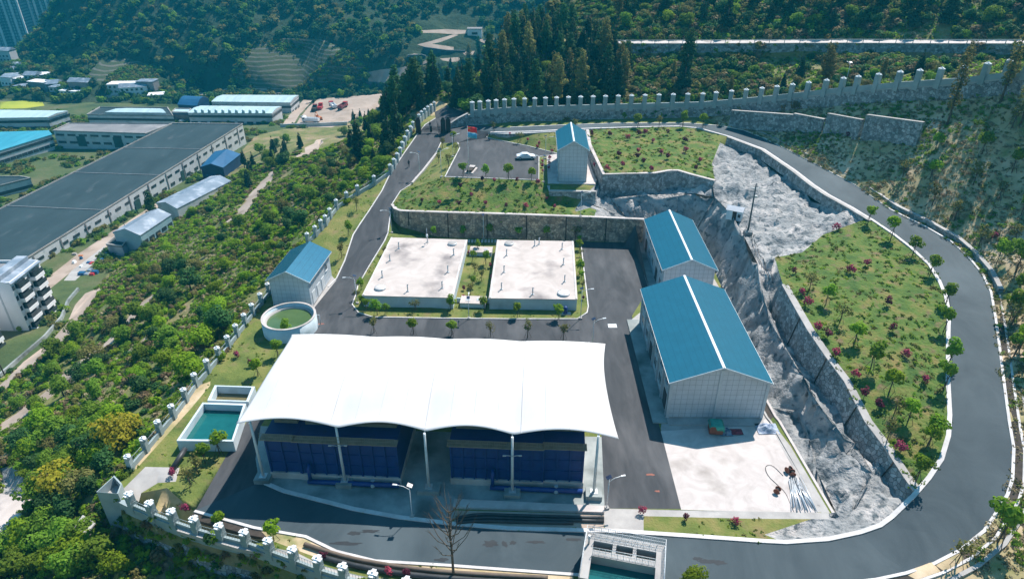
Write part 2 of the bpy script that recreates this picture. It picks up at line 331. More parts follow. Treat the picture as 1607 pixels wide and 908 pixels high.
# left slope down to the valley floor
FP((0,600,-32),(60,555,-33),(110,500,-34),(150,455,-35),(190,410,-36),(240,370,-37),(300,310,-38),(360,262,-40),(400,215,-43),(440,205,-44),(540,192,-46),(560,160,-46),
   (0,700,-20),(0,800,-14),(60,850,-12),(0,900,-14),(100,790,-9),(150,820,-7),(250,860,-6.5),(330,880,-6.5),(400,905,-7),(100,700,-11),(170,640,-11),(240,560,-11),(330,460,-11),
   (420,350,-9),(500,270,-6),(560,215,-2),(610,200,3),(200,480,-22),(300,380,-23),(400,280,-24),(480,215,-25),(120,600,-22),(50,640,-24))
FP((0,560,-32),(0,450,-36),(0,330,-40),(0,240,-45),(100,250,-44),(200,300,-42),(300,250,-43),(380,190,-46),(0,190,-48),(150,190,-48),(300,175,-48),(0,165,-52),(200,155,-53),(330,145,-54),(470,150,-52),(560,147,-50),(620,140,-46))
F((-140,60,-40),(-160,100,-45),(-200,60,-48),(-110,40,-22),(-60,20,-12),(0,20,-10),(60,20,-3),(100,20,6),(130,40,16),(110,60,16),(0,45,-6),(40,44,-3),(-30,48,-6))
# right-hand slope above the loop road
F((80,110,17),(86,90,16),(82,70,11),(92,120,24),(100,130,31),(110,100,30),(115,70,26),(130,110,40),(150,130,50),(74,62,6),(70,50,3),(85,52,9),(66,44,1),(60,38,0),(110,160,31),(75,190,22),(40,200,19),(100,175,28),(58,185,17),(125,150,33))
# behind the upper road
F((60,250,42),(100,240,52),(140,220,58),(180,200,66),(40,262,40),(200,150,64),(250,260,105),(180,320,110),(100,330,88),(60,320,60),(25,240,26),(300,150,110),(250,80,90),(150,60,55),(170,20,50),(120,10,30),(350,300,160),(200,450,170),(300,600,230),(450,450,240))
# the wooded knoll in the middle and the gorge behind
F((8,232,23),(0,222,20),(-12,215,15),(-22,212,12),(-32,215,7),(12,205,14.5),(-5,200,12),(20,245,26),(5,262,18),(-20,250,4),(-40,235,-4),(-50,260,-20),(-30,300,-32),(10,320,-25),(45,300,30),
  (-60,330,-45),(-20,380,-48),(30,400,-40),(60,420,-20),(100,430,40))
# far hill
F((-60,470,-30),(-20,470,-38),(30,480,-30),(80,500,-5),(-80,410,-50),(-120,415,-50),(-200,430,-53),(-300,460,-56),(-380,500,-58),(-450,520,-60),
  (-120,470,-28),(-200,490,-30),(-290,520,-34),(-60,560,12),(20,570,8),(-150,560,12),(-250,590,22),(-350,600,10),(-380,560,-50),(-480,640,-80),(-520,700,-80),(-420,720,-60),(-300,700,70),(-150,680,75),(0,700,80),(100,640,70),(180,560,90),(250,700,150),
  (-600,900,-95),(-500,900,-60),(-450,1000,-40),(-200,900,170),(100,900,190),(-700,700,-90),(-700,400,-60),(-450,300,-50),(-350,100,-50),(-700,1100,-60),(400,1000,260),(700,600,300),(600,200,220),(500,0,150),(-400,0,-50),(-100,-20,-30),(100,-20,0),(300,-50,60),(-700,-50,-60),(-200,1100,190),(800,1100,300),(700,-60,160))

for q_ in (WY(45,62,615), WY(80,20,625), WY(20,80,600), WY(-30,90,600), WY(110,0,640), WY(62,42,620)): free.append(q_)
F((-440,690,-85),(-360,740,-50),(-300,800,20))
def cdt(lines, pts):
    vs = []; es = []; zs = []; key = {}
    def add(p):
        k = (round(p.x, 2), round(p.y, 2))
        if k in key: return key[k]
        key[k] = len(vs); vs.append(Vector((p.x, p.y))); zs.append(p.z); return key[k]
    for pl, closed in lines:
        ids = [add(p) for p in pl]
        if closed: ids.append(ids[0])
        for a, b in zip(ids, ids[1:]):
            if a != b: es.append((a, b))
    for p in pts: add(p)
    ov, oe, of, ovo, oeo, ofo = delaunay_2d_cdt(vs, es, [], 0, 1e-4)
    z = []
    for i, o in enumerate(ovo):
        z.append(zs[o[0]] if len(o) else None)
    miss = [i for i, q in enumerate(z) if q is None]
    if miss:
        A_ = np.array([vs[e[0]][:] for e in es]); B_ = np.array([vs[e[1]][:] for e in es]); D_ = B_-A_; LL = np.maximum((D_**2).sum(1), 1e-12)
        for i in miss:                                   # crossings take the height of the input line they lie on
            p = np.array(ov[i][:]); t = np.clip(((p-A_)*D_).sum(1)/LL, 0, 1); dd = ((A_+D_*t[:, None]-p)**2).sum(1); k = int(dd.argmin())
            z[i] = zs[es[k][0]]+(zs[es[k][1]]-zs[es[k][0]])*t[k]
    return ov, z, of
_t = time.time()
tv, tz, tf = cdt(lines, free)
BV = BVHTree.FromPolygons([(v.x, v.y, z) for v, z in zip(tv, tz)], [tuple(f) for f in tf])
print('tin', len(tv), len(tf), time.time()-_t)
def Zt(x, y):
    h = BV.ray_cast(Vector((x, y, 900)), Vector((0, 0, -1)))
    return h[0].z if h[0] is not None else -60.
def G(u, v):                                             # where the ground meets the line of sight
    a = (v-454)/1074; d = Vector(((u-803.5)/1074, .8660254-a*.5, -(.5+a*.8660254))).normalized()
    h = BV.ray_cast(Vector((0, 0, CAM_Z)), d)
    return h[0].copy() if h[0] is not None else W(u, v, 0)
def Gs(l): return [G(*p) for p in l]

# ------------------------------------------------------------------ ground zones (later ones win)
def xy(pts): return [(p.x, p.y) for p in pts]
zones = []
def zone(mat_key, pts, line=True):
    zones.append((mat_key, np.array(xy(pts)))); 
    if line: zl.append((dz(pts, 0), True))
zl = []
def zoneG(k, l): zone(k, Gs(l))
# valley and far side
zone('far', [V3(-700,440,0),V3(-330,462,0),V3(-200,434,0),V3(-110,416,0),V3(-75,408,0),V3(-62,330,0),V3(-45,262,0),V3(-20,262,0),V3(20,262,0),V3(60,330,0),V3(60,700,0),V3(60,1100,0),V3(-700,1100,0)])
zone('valley', [V3(-700,60,0),V3(-150,60,0)]+P([(0,596,-32),(60,552,-33),(110,497,-34),(150,452,-35),(190,407,-36),(240,367,-37),(300,307,-38),(360,259,-40),(400,213,-43),(445,203,-44),(560,190,-46),(600,150,-46)])+[V3(-75,408,0),V3(-110,416,0),V3(-200,434,0),V3(-330,462,0),V3(-700,440,0)])
zoneG('yellow', [(0,160),(40,158),(66,160),(70,166),(40,170),(0,171)])
zoneG('dirt', [(462,200),(470,186),(484,168),(500,155),(540,152),(610,150),(618,158),(590,172),(560,188),(520,200)])
zoneG('dirt', [(440,200),(452,183),(476,157),(492,157),(470,180),(458,200)])
zoneG('dirt', [(60,447),(120,400),(200,348),(252,314),(262,322),(205,362),(130,412),(72,458)])
zoneG('conc', [(100,440),(112,425),(165,385),(160,402),(118,440)])
zoneG('dirt', [(0,604),(36,568),(80,535),(104,508),(118,478),(134,460),(160,450),(152,470),(134,490),(112,520),(88,545),(46,580),(0,616)])
zoneG('dirt', [(573,114),(600,109),(632,106),(650,98),(648,122),(622,131),(580,131)])
zoneG('dirt', [(660,48),(700,46),(742,48),(742,52),(715,54),(680,52),(662,52)])
zoneG('dirt', [(655,70),(675,65),(712,54),(720,55),(692,66),(678,69),(712,74),(712,79),(690,78),(660,72)])
zoneG('dirt', [(638,88),(650,84),(662,86),(640,89)])
zoneG('dirt', [(663,102),(664,97),(674,92),(675,96)])
zoneG('dirt', [(745,62),(790,60),(800,66),(760,68)])
zoneG('dirt', [(690,92),(720,90),(724,96),(700,98)])
zoneG('dirt', [(600,150),(640,138),(655,140),(640,152),(615,156)])
zoneG('dirt', [(725,82),(745,80),(742,86),(730,87)])
zoneG('dirt', [(140,190),(160,175),(172,178),(150,194)])
# dirt paths on the left slope
zoneG('path', [(372,330),(392,312),(410,285),(432,270),(428,282),(412,298),(400,318),(380,342)])
zoneG('path', [(478,232),(500,222),(516,216),(500,234),(480,246)])
zoneG('path', [(0,665),(40,640),(95,600),(105,603),(50,645),(0,680)])
zoneG('path', [(196,505),(215,480),(224,476),(212,500),(200,512)])
zoneG('path', [(80,600),(150,548),(158,552),(90,608)])
zoneG('dirt', [(655,182),(664,168),(685,160),(686,172),(676,178)])
def zone_path(k, pts_, w):
    q = Gs(pts_); zone(k, offset(q, w/2)+offset(q, -w/2)[::-1], False)
zoneG('terrace', [(140,98),(200,92),(250,105),(245,135),(190,143),(140,138)])
zoneG('terrace', [(380,78),(440,60),(500,62),(555,84),(575,110),(560,140),(480,146),(390,144),(360,120)])
zone_path('path', [(356,350),(380,331),(400,300),(425,274),(465,248),(500,226),(516,214)], 3.6)
zone_path('path', [(0,672),(60,626),(110,588),(160,547),(200,509),(226,478),(240,462)], 3.0)
zone_path('path', [(150,590),(185,560),(215,545),(240,520)], 2.2)
zone_path('dirt', [(470,150),(440,150),(400,147),(330,147),(240,145),(150,158)], 4)
zoneG('rock', [(0,728),(30,735),(42,770),(30,785),(0,782)])
# hill right of the loop
zone('brown', Rout[5:30]+P([(1420,940,0)])+[V3(66,40,0),V3(120,10,0),V3(170,60,0)]+[p for p in PW[4:][::-1]])
zoneG('rock', [(740,197),(745,193),(900,189),(1000,187),(1000,193),(900,195.5),(800,199),(755,199)])
# fenced site
site = fL+[V3(-20,205,0)]+PW[0:1]+[Rout[1], Rin[1]]+park[::-1]
zone('lawn', fL+P([(690,168,10),(735,196,10)])+PW[:5]+Rout[5:30]+P([(1280,945,0)])+fenceB[::-1])
zoneG('brown', [(640,180),(680,160),(740,175),(735,196),(700,190)])
zone('asph', P([(682,174,10),(700,168,10.5),(728,178,10.2),(748,196,10)])+Rout[1:3]+Rin[1:3][::-1]+park[::-1][:7]+park[:5][::-1][0:0]+[park[3],park[2],park[1],park[0]]+med_r[1:]+road_r[:17]+P([(906,501,0),(922,491,0),(924,481,0),(912,379,0)])+P([(998,381,0),(1003,399,0),(1019,452,0),(992,495,0),(995,521,0),(1015,599,0),(1037,676,0),(1070,798,0),(949,797,0),(944,685,0),(938,545,0),(499,530,0)])+road_l[::-1])
zone('asph', P([(499,505,0),(499,530,0),(409,668,0),(405,690,0),(401,720,0),(407,757,0),(407,826,0),(307,800,0),(360,706,0),(400,640,0),(440,575,0),(455,540,0)]))
zone('loop', Rin+Rout[::-1])
zone('asph', Rin[:1]+P([(770,207.5,11),(767,212,9.9),(719,224,9.4),(692,223,9.2),(684,186,10),(700,175,10.3),(748,196,10)]))
zone('slope', RW1t[2:]+P([(1000,330,5)])+[tow[2],tow[1],tow[0],park[1],park[0]]+road_r[4:6]+RW1t[:1])
zone('rockd', L2b[1:7]+KW[:0]+[V3(45,150,9),crest[3],toe[1],toe[0],RW1t[-2],RW1t[-3]]+P([(938,330,5.3),(900,330,5.3),(935,303,6.3)]))
zone('lawn2', L2t+L2r+Rin[6:2:-1])
zone('rock', L2r[::-1][:0]+KW+[SW[0]]+[slope_top[5],slope_top[4],slope_top[3],slope_top[2],slope_top[1]][:0]+[slope_top[5],slope_top[4],slope_top[3],slope_top[2],slope_top[1],SW[0]]+SWb+[Rin[26],Rin[27],Rin[28],Rin[29],Rin[30]]+P([(1234,852,.2),(1200,838,.1),(1300,806,.1)])+toe[::-1]+[crest[0],L2b[2],L2b[3],L2b[4],L2b[5],L2b[6]]+[L2r[0],L2r[1],L2r[2]])
zone('slope', SW+[Rin[26]]+Rin[13:26][::-1]+slope_top[::-1][:5])
zone('conc', P([(1037,672,0),(1041,640,0)])+[V3(20.5,78,0),V3(20.3,101,0),V3(26,108,0),V3(26.2,133,0),V3(39,133,0),V3(39.6,112,0),V3(37.6,78,0)]+P([(1195,640,0),(1240,700,0),(1302,806,0),(1200,800,0),(1069,799,0)]))
zone('pad', P([(1037,676,0),(1190,667,0),(1203,655,0),(1225,700,0),(1283,806,0),(1180,803,0),(1069,799,0)]))
zone('conc', P([(944,797,0),(1200,803,0),(1300,806,0),(1300,816,0),(1180,814,0),(1010,809,0),(1010,833,0),(950,832,0)]))
zone('lawn', P([(1011,810,0),(1180,815,0),(1200,836,0),(1190,842,0),(1088,839,0),(1011,833,0)]))
zone('damp', P([(409,668,0),(944,685,0),(949,797,0),(713,785,0),(713,812,0),(700,821,0),(624,811,0),(553,798,0),(515,789,0),(444,771,0),(407,755,0),(401,720,0)]))
zone('path', P([(713,800,0),(948,806,0),(948,828,0),(800,828,0),(713,820,0)]))
zone('lawn', P([(300,790,0),(262,760,0),(260,740,0),(275,720,0),(290,705,0),(367,693,0),(355,706,0)]))
zone('brownstrip', P([(214,735,0),(300,640,0),(330,604,0),(330,598,0),(310,600,0),(200,738,0)]))
zone('paved', P([(228,732,0),(282,733,0),(276,755,0),(248,757,0),(215,777,0),(192,768,0)]))
zone('conc', P([(488,489,0),(528,440,0),(519,433,0),(488,476,0)]))
zone('brownstrip', P([(201,777,0),(262,765,0),(310,803,0),(407,828,0),(481,842,0),(529,865,0),(590,880,0),(705,887,0),(900,901,0),(900,915,0),(760,906,0),(588,898,0),(502,876,0),(425,847,0),(310,813,0)]))
zone('rock', P([(1203,618,0),(1216,650,0),(1224,660,0),(1310,806,0)])+toe[:5:-1]+[V3(37.9,79,0)])
zone('uproad', UR+UR2[::-1])
zone('conctower', [V3(8,143,8.5)]+[W(860,288,8.5),W(934,290,8.5),V3(19.3,147.5,8.5),V3(18.5,162,8.5),V3(8.5,162,8.5)])

# ------------------------------------------------------------------ final ground mesh
def grid(x0, x1, y0, y1, s, jit=.3):
    r = random.Random(3); out = []
    nx = int((x1-x0)/s); ny = int((y1-y0)/s)
    for i in range(nx+1):
        for j in range(ny+1):
            out.append((x0+i*s+r.uniform(-jit, jit)*s, y0+j*s+r.uniform(-jit, jit)*s))
    return out
def inside(poly, pts):
    x = pts[:, 0]; y = pts[:, 1]; r = np.zeros(len(pts), bool); n = len(poly)
    for i in range(n):
        x1, y1 = poly[i]; x2, y2 = poly[(i+1) % n]
        if y1 == y2: continue
        c = ((y1 > y) != (y2 > y)) & (x < (x2-x1)*(y-y1)/(y2-y1)+x1); r ^= c
    return r
g = np.array(grid(-700, 700, -40, 1080, 14)+[])
g = g[~((g[:,0] > -150) & (g[:,0] < 135) & (g[:,1] > 30) & (g[:,1] < 280))]
g2 = np.array(grid(-150, 135, 30, 280, 2.2))
fh = np.array(grid(-420, 120, 400, 640, 6)); 
rk = np.array(grid(18, 75, 58, 160, .62)); mrk = np.zeros(len(rk), bool)
for k, pz in zones:
    if k in ('rock', 'rockd'): mrk |= inside(pz, rk)
    elif k in ('slope', 'lawn2', 'loop', 'conc', 'pad', 'asph'): mrk &= ~inside(pz, rk)
rk = rk[mrk]
pts = [Vector((x, y, Zt(x, y))) for x, y in np.vstack([g, g2, fh, rk])]
allzl = [([Vector((p.x, p.y, Zt(p.x, p.y))) for p in pl], c) for pl, c in zl]
gv, gz, gf = cdt(lines+allzl, pts)
gv = np.array([(v.x, v.y) for v in gv]); gz = np.array(gz); gf = np.array([tuple(f) for f in gf])
print('ground', len(gv), len(gf), time.time()-_t)
cen = gv[gf].mean(axis=1)
lab = np.array(['scrub']*len(gf), dtype='<U12')
lab[(cen[:,1] > 470)] = 'far'
for k, pz in zones: lab[inside(pz, cen)] = k
# roughness by zone
amp = {'scrub': .7, 'brown': .45, 'rock': .55, 'rockd': .5, 'slope': .12, 'far': 2.2, 'valley': .25, 'lawn2': .1}
frozen = np.zeros(len(gv), bool); va = np.zeros(len(gv))
for k in set(lab):
    ids = np.unique(gf[lab == k]); 
    if k in amp: va[ids] = np.maximum(va[ids], amp[k])
    else: frozen[ids] = True
conl = set()
lk = {(round(p.x, 2), round(p.y, 2)) for pl, c in lines for p in pl}
for i, (x, y) in enumerate(gv):
    if (round(float(x), 2), round(float(y), 2)) in lk: frozen[i] = True
gx = gv.copy(); gzz = gz.copy(); rockv = np.zeros(len(gv), bool); rockv[np.unique(gf[(lab == 'rock') | (lab == 'rockd')])] = True
for i in range(len(gv)):
    if frozen[i] or va[i] == 0: continue
    x, y = gv[i]; a = va[i]
    if rockv[i]:
        q = Vector((x*.16, y*.16, gz[i]*.1)); n1 = noise.turbulence(q*2.2, 4, False); n2 = noise.noise(q*1.1)
        n3 = noise.turbulence(Vector((x*.7, y*.7, gz[i]*.5)), 3, True); gzz[i] += (n1-.75)*1.5*a+n2*.7+(n3-.5)*1.15; gx[i, 0] += noise.noise(q*3+Vector((9,0,0)))*.6+noise.noise(Vector((x*.9,y*.9,gz[i])))*.3
    elif a > 2: gzz[i] += noise.fractal(Vector((x*.02, y*.02, 0)), 1, 2, 4)*9
    else: gzz[i] += noise.fractal(Vector((x*.12, y*.12, 0)), 1, 2, 4)*a
names = {'asph': ('yard_road', M_ASPH), 'loop': ('road', M_ASPHN), 'lawn': ('lawn', M_LAWN), 'lawn2': ('upper_lawn', M_SLOPE), 'slope': ('grass_bank', M_SLOPE), 'conc': ('pavement', M_CONC), 'pad': ('concrete_yard', M_CONCW),
         'damp': ('canopy_pavement', M_CONCD), 'scrub': ('hillside', M_SCRUB), 'brown': ('brown_hillside_ground', M_BROWN), 'brownstrip': ('soil_strip', M_BROWN), 'rock': ('rock_slope', M_ROCK), 'rockd': ('rock_cliff', M_ROCK),
         'dirt': ('dirt_ground', M_DIRT), 'path': ('dirt_path', M_DIRT), 'valley': ('valley_ground', M_VALLEY), 'far': ('far_hill', M_FARHILL), 'uproad': ('upper_road', M_CONCW), 'terrace': ('terraced_hill', M_TERR), 'yellow': ('rape_field', M_YELLOW), 'paved': ('footpath', M_CONC), 'conctower': ('terrace_pavement', M_CONCW)}
for k, (nm, mm) in names.items():
    fs = gf[lab == k]
    if not len(fs): print('EMPTY ZONE', k); continue
    ids, inv = np.unique(fs, return_inverse=True); inv = inv.reshape(fs.shape)
    vs = np.column_stack([gx[ids], gzz[ids]])
    me = bpy.data.meshes.new(nm); me.from_pydata(vs.tolist(), [], inv.tolist()); me.update()
    me.polygons.foreach_set('use_smooth', [k not in ('asph','loop','conc','pad','damp')]*len(fs))
    link(nm, me, mm, kind='structure')
BVG = BVHTree.FromPolygons([(a, b, c) for (a, b), c in zip(gx, gzz)], [tuple(int(q) for q in f) for f in gf])
def Zg(x, y):
    h = BVG.ray_cast(Vector((x, y, 900)), Vector((0, 0, -1)))
    return h[0].z if h[0] is not None else -60.
def zone_at(x, y):
    r = 'scrub'; p = np.array([[x, y]])
    for k, pz in zones:
        if inside(pz, p)[0]: r = k
    return r
# ------------------------------------------------------------------ kerbs, drains, retaining walls, fences
def arc(pts, s0, step):                                  # resample a polyline every `step`
    out = [pts[0]]; need = step
    for a, b in zip(pts, pts[1:]):
        L = (b-a).length; d = need
        while d < L: out.append(a.lerp(b, d/L)); d += step
        need = d-L
    out.append(pts[-1]); return out
def kerb(name, pts, w, h, m, d=0., side=1, lo=.3):
    a = offset(pts, side*d); b = offset(pts, side*(d+w)); b = [V3(q.x, q.y, p.z) for p, q in zip(a, b)]
    return MB().ribbon(a, b, lo, h).build(name, m, kind='structure')
kerb('kerb', Rin[1:], .55, .13, M_KERB, 0, -1)
kerb('kerb', Rout[1:], .35, .12, M_KERB, 0, 1)
kerb('kerb', road_l[:-2], .22, .14, M_KERB, 0, -1 if offset(road_l, 1)[5].x > road_l[5].x else 1)
kerb('kerb', road_r[:16], .2, .13, M_KERB, 0, 1 if offset(road_r, 1)[5].x > road_r[5].x else -1)
kerb('kerb', road_r[15:], .2, .13, M_KERB, 0, 1)
kerb('kerb', park[::-1], .2, .13, M_KERB, 0, -1); kerb('kerb', med_r, .2, .13, M_KERB, 0, 1)
# roadside strip left of the bank: low pale wall
lw = [WR(u, v) for u, v in [(682,244),(671,258),(660,272),(650,283),(644,290)]]
a = dz(offset(lw, .25), 0); b = dz(offset(lw, .75), 0)
MB().ribbon(a, b, .5, .7).build('roadside_wall', M_CONCW, label='low pale concrete wall beside the sloping entrance road', cat='wall')
# drain channel outside the lower loop, dark bottom between two pale lips
dr = Rout[15:30]
kerb('drain_edge', dr, .3, .02, M_KERB, 1.2, 1, 1.); kerb('drain_edge', dr, .45, .05, M_CONC, 2.1, 1, 1.)
M_DARK = mat('dark_soil', [(.03,.025,.02),(.07,.055,.045)], rough=.95, scale=1)
kerb('drain_bed', Rout[15:], .85, -.02, M_DARK, .36, 1, .5)
kerb('footpath', offset(Rout[27:], 0), .9, .06, M_CONC, 2.4, 1, .5)

def retain(name, top, bot, m, label, coping=None, cw=.5, lean=.35, th=.6, up=.1, joints=0, cat='retaining wall', side=-1, group=None):
    """stone wall: top line, bottom heights; leans outwards to `side` at the foot"""
    o = thing(name, label, cat, tuple(top[0]), group=group)
    org = top[0]; mb = MB(); n = len(top)
    f0 = offset(top, side*(lean+.18)); ft = offset(top, side*.18); bk = offset(top, -side*(th-.18))
    for i in range(n):
        zb = bot[i] if isinstance(bot, (list, tuple)) else bot
        zb -= .4; z1 = top[i].z+up
        for p, z in ((f0[i], zb), (ft[i], z1), (bk[i], z1), (bk[i], zb)): mb.v.append((p.x-org.x, p.y-org.y, z-org.z))
    for i in range(n-1):
        A = 4*i; B = A+4
        for k in range(4): mb.f.append((A+k, A+(k+1)%4, B+(k+1)%4, B+k)); mb.sm.append(False)
    mb.f += [(0,1,2,3), (4*n-4,4*n-3,4*n-2,4*n-1)]; mb.sm += [False]*2
    mb.build('wall', m, o)
    if coping:
        a = [V3(p.x-org.x, p.y-org.y, t.z+up-org.z) for p, t in zip(offset(top, side*.27), top)]; b = [V3(p.x-org.x, p.y-org.y, t.z+up-org.z) for p, t in zip(offset(top, -side*(cw)), top)]
        MB().ribbon(a, b, .12, .06).build('coping', coping, o)
    if joints:
        ln = arc(top, 0, joints); fz = {id(p): 0 for p in ln}
        for p in ln[1:-1]:
            k = min(range(n), key=lambda i: (top[i].xy-p.xy).length); t = (top[min(k+1, n-1)]-top[max(k-1, 0)]).to_2d().normalized(); nn = Vector((-t.y, t.x))*side
            zb = bot[k] if isinstance(bot, (list, tuple)) else bot
            a = p.xy+nn*.2-org.xy; b = p.xy+nn*(lean+.22)-org.xy
            MB().tube([(a.x, a.y, p.z+up-org.z), (b.x, b.y, zb-org.z)], .1, 4).build('wall_joint', M_DARK, o)
    return o
def sidez(top, bot): return bot
retain('retaining_wall', RW1t[:-1], [3.2,3,2.6,0,0,0,0], M_STONEB, 'long brown stone retaining wall between the flat white tank roofs and the grass bank', M_CONCW, joints=8.5)
retain('retaining_wall', tow[1:4], 6, M_STONE, 'short grey stone wall directly below the tall white blue roofed office', M_CONC)
retain('retaining_wall', L2t, [max(a-.2, 0) for a in L2z], M_STONE, 'grey stone wall wrapping the square lawn of pink shrubs', M_CONCW, joints=0, lean=.6)
retain('retaining_wall', SW, [z-.6 for z in SWz], M_STONE, 'long slanting stone wall under the planted slope inside the road bend', M_CONC, cw=.8, joints=9, lean=.95)
retain('retaining_wall', KW, [p.z-1.9 for p in KW], M_STONE, 'low grey wall holding the road above the bare rock slope', M_CONC)
retain('retaining_wall', UR, [p.z-4.2 for p in UR], M_STONE, 'dark stone retaining wall of the upper hillside road', M_CONC)
gr_ = thing('guard_rail', 'thin grey guard rail running along the outer edge of the upper hillside road', 'guard rail', tuple(UR[0])); gp = arc([p+V3(0,0,.1) for p in offset(UR, .2)], 0, 4.)
MB().tube([p-UR[0]+V3(0,0,.85) for p in gp], .09, 4).build('rail', M_WALLG, gr_)
for p in gp[1:-1]: q = p-UR[0]; MB().cbox(q.x, q.y, q.z-.3, .14, .14, 1.25).build('rail_post', M_WALLG, gr_)
rwB = retain('retaining_wall', dz(fenceB, -1.5), -5.4, M_STONE, 'curved stone retaining wall under the white capped pillars at the bottom edge', None, lean=1.05, up=.0)
qa = [p-fenceB[0]+V3(0,0,1.5) for p in offset(fenceB, -.3)]; qb = [p-fenceB[0]+V3(0,0,1.5) for p in offset(fenceB, .35)]; MB().ribbon(qa, qb, 1.65, .05).build('parapet_band', M_WALLG, rwB)
# wall below the road behind the parking and behind the office
t1 = P([(770,209.5,10.7),(800,210,11.2),(839,208.5,11.6),(873,206.5,11.9),(919,204,12.2)])
retain('retaining_wall', t1, [9.6,9.4,9.2,9,9], M_STONE, 'low stone wall between the parking flower bed and the road behind', M_KERB, lean=.1, up=.05)
lowr = dz(offset(Rout[6:16], 1.3), -.1)
retain('retaining_wall', lowr, [p.z-.2 for p in lowr], M_STONE, 'low stone wall on the uphill side of the curving road', M_CONC, lean=.05, th=.7, up=.9)
# four stepped stone panels on the brown hillside
for (u0, v0, u1, v1, w0, w1), lb in zip([(1145,173,1241,180,194,203),(1241,178,1289,187,203,207),(1293,178,1347,188,207,216),(1351,180,1439,192,218,227)],
      ['low long stone panel wall at the left end of the hillside row', 'second stone panel wall from the left on the brown hillside', 'third stone panel wall from the left on the brown hillside', 'tallest and largest stone panel wall at the right end of the hillside row']):
    a = G(u0, w0); b = G(u1, w1); ta = WY(u0, v0, a.y); tb = WY(u1, v1, b.y)
    tp = [V3(a.x, a.y, ta.z), V3((a.x+b.x)/2, (a.y+b.y)/2, (ta.z+tb.z)/2), V3(b.x, b.y, tb.z)]
    retain('stone_panel_wall', tp, [a.z-.5, (a.z+b.z)/2-.5, b.z-.5], M_STONE, lb, M_CONC, lean=.3, up=0, cat='stone wall', group='stepped stone walls on the hillside')

M_CAP = mat('cap_white', [(.62,.66,.68),(.78,.80,.82)], rough=.6, scale=2)
def pillar_meshes(w, h, cw):
    pm = MB().cbox(0,0,-.6,w,w,h+.6); pm.cbox(0,0,h*.45,w*1.06,w*1.06,.08)
    me = pm.mesh('pillar'); me.materials.append(M_WALLG)
    c = MB().cbox(0,0,h,cw,cw*.42,.16); c.cbox(0,0,h+.003,cw*.42,cw,.16); c.cbox(0,0,h+.16,cw*.5,cw*.5,.14); c.cbox(0,0,h+.3,cw*.26,cw*.26,.2,taper=.5)
    ce = c.mesh('pillar_cap'); ce.materials.append(M_CAP)
    return me, ce
def fence(label, pts, bases, pm, ph, ground=None, panel_m=M_WALLG, th=.3, rail=True, group=None, name='pillar_fence'):
    """pts: pillar positions; bases z; panels of height ph between"""
    o = thing(name, label, 'fence', tuple(pts[0])); org = pts[0]
    for i, p in enumerate(pts):
        a = pts[max(i-1, 0)]; b = pts[min(i+1, len(pts)-1)]; rz = math.atan2(b.y-a.y, b.x-a.x)
        q = link('pillar', pm[0], None, o); q.location = p-org; q.rotation_euler = (0,0,rz)
        link('pillar_cap', pm[1], None, q)
    for a, b in zip(pts, pts[1:]):
        d = (b-a).to_2d().normalized(); n = Vector((-d.y, d.x))*th/2; w = MB()
        def V(p, s, z): return (p.x-org.x+n.x*s, p.y-org.y+n.y*s, p.z-org.z+z)
        w.add([V(a,-1,-.9),V(b,-1,-.9),V(b,1,-.9),V(a,1,-.9),V(a,-1,ph),V(b,-1,ph),V(b,1,ph),V(a,1,ph)], [(0,3,2,1),(4,5,6,7),(0,1,5,4),(1,2,6,5),(2,3,7,6),(3,0,4,7)])
        w.build('wall_panel', panel_m, o)
        if rail:
            r = MB(); L = (b-a).length; k = max(3, int(L/.35))
            for zz in (.75,): r.tube([V(a,0,ph+zz), V(b,0,ph+zz)], .035, 4)
            for j in range(1, k):
                p = a.lerp(b, j/k); r.tube([V(p,0,ph), V(p,0,ph+.78)], .02, 3, False)
            r.build('railing', M_WALLG, o)
    return o
pmL = pillar_meshes(.64, 2.2, .9); pmW = pillar_meshes(1.05, 3.3, 1.25); pmB = pillar_meshes(.8, 2.1, 1.1)
fence('grey pillar fence with white caps along the left edge beside the ponds and round tank', fenceL[1:16], 0, pmL, .8)
up = [WR(u, v) for u, v in [(484,382),(496,371),(505,361),(512,354),(519,343),(529,329),(545,317),(562,306),(588,291),(613,273)]]
fence('grey pillar fence with white caps climbing behind the blue roofed pump house', up, 0, pmL, .9)
up = [WR(u, v) for u, v in [(613,273),(619,264),(624,255),(628.5,246),(632,237),(636,228),(640,219),(645,212),(648.6,205)]]
fence('row of white capped pillars along the entrance road below the gate', up, 0, pmL, 1.3, rail=False)
up = P([(658,193,10),(662,188,10),(667,184,10),(672,180,10),(677,177,10),(682,173,10)])
fence('short run of white capped pillars above the black entrance gate', up, 0, pmL, 1.3, rail=False)
fence('curved run of stubby white capped pillars on the bottom left retaining wall', fenceB[2:15], 0, pmB, .55, rail=True)
# corner bastion
co = thing('corner_wall', 'open grey walled corner box where the left and bottom fences meet', 'wall', tuple(W(172,782,0)))
c0 = W(172,782,0); m_ = MB(); q = [W(156,783,0), W(190,786,0), W(196,770,0), W(184,757,0)]
q = [p-c0 for p in q]
for a, b in zip(q, q[1:]+q[:1]): m_.ribbon([a, b], [a*.9, b*.9], 5.0, 1.3)
m_.build('wall', M_WALLG, co); MB().poly([p*.95 for p in q]).build('floor', M_CONC, co)
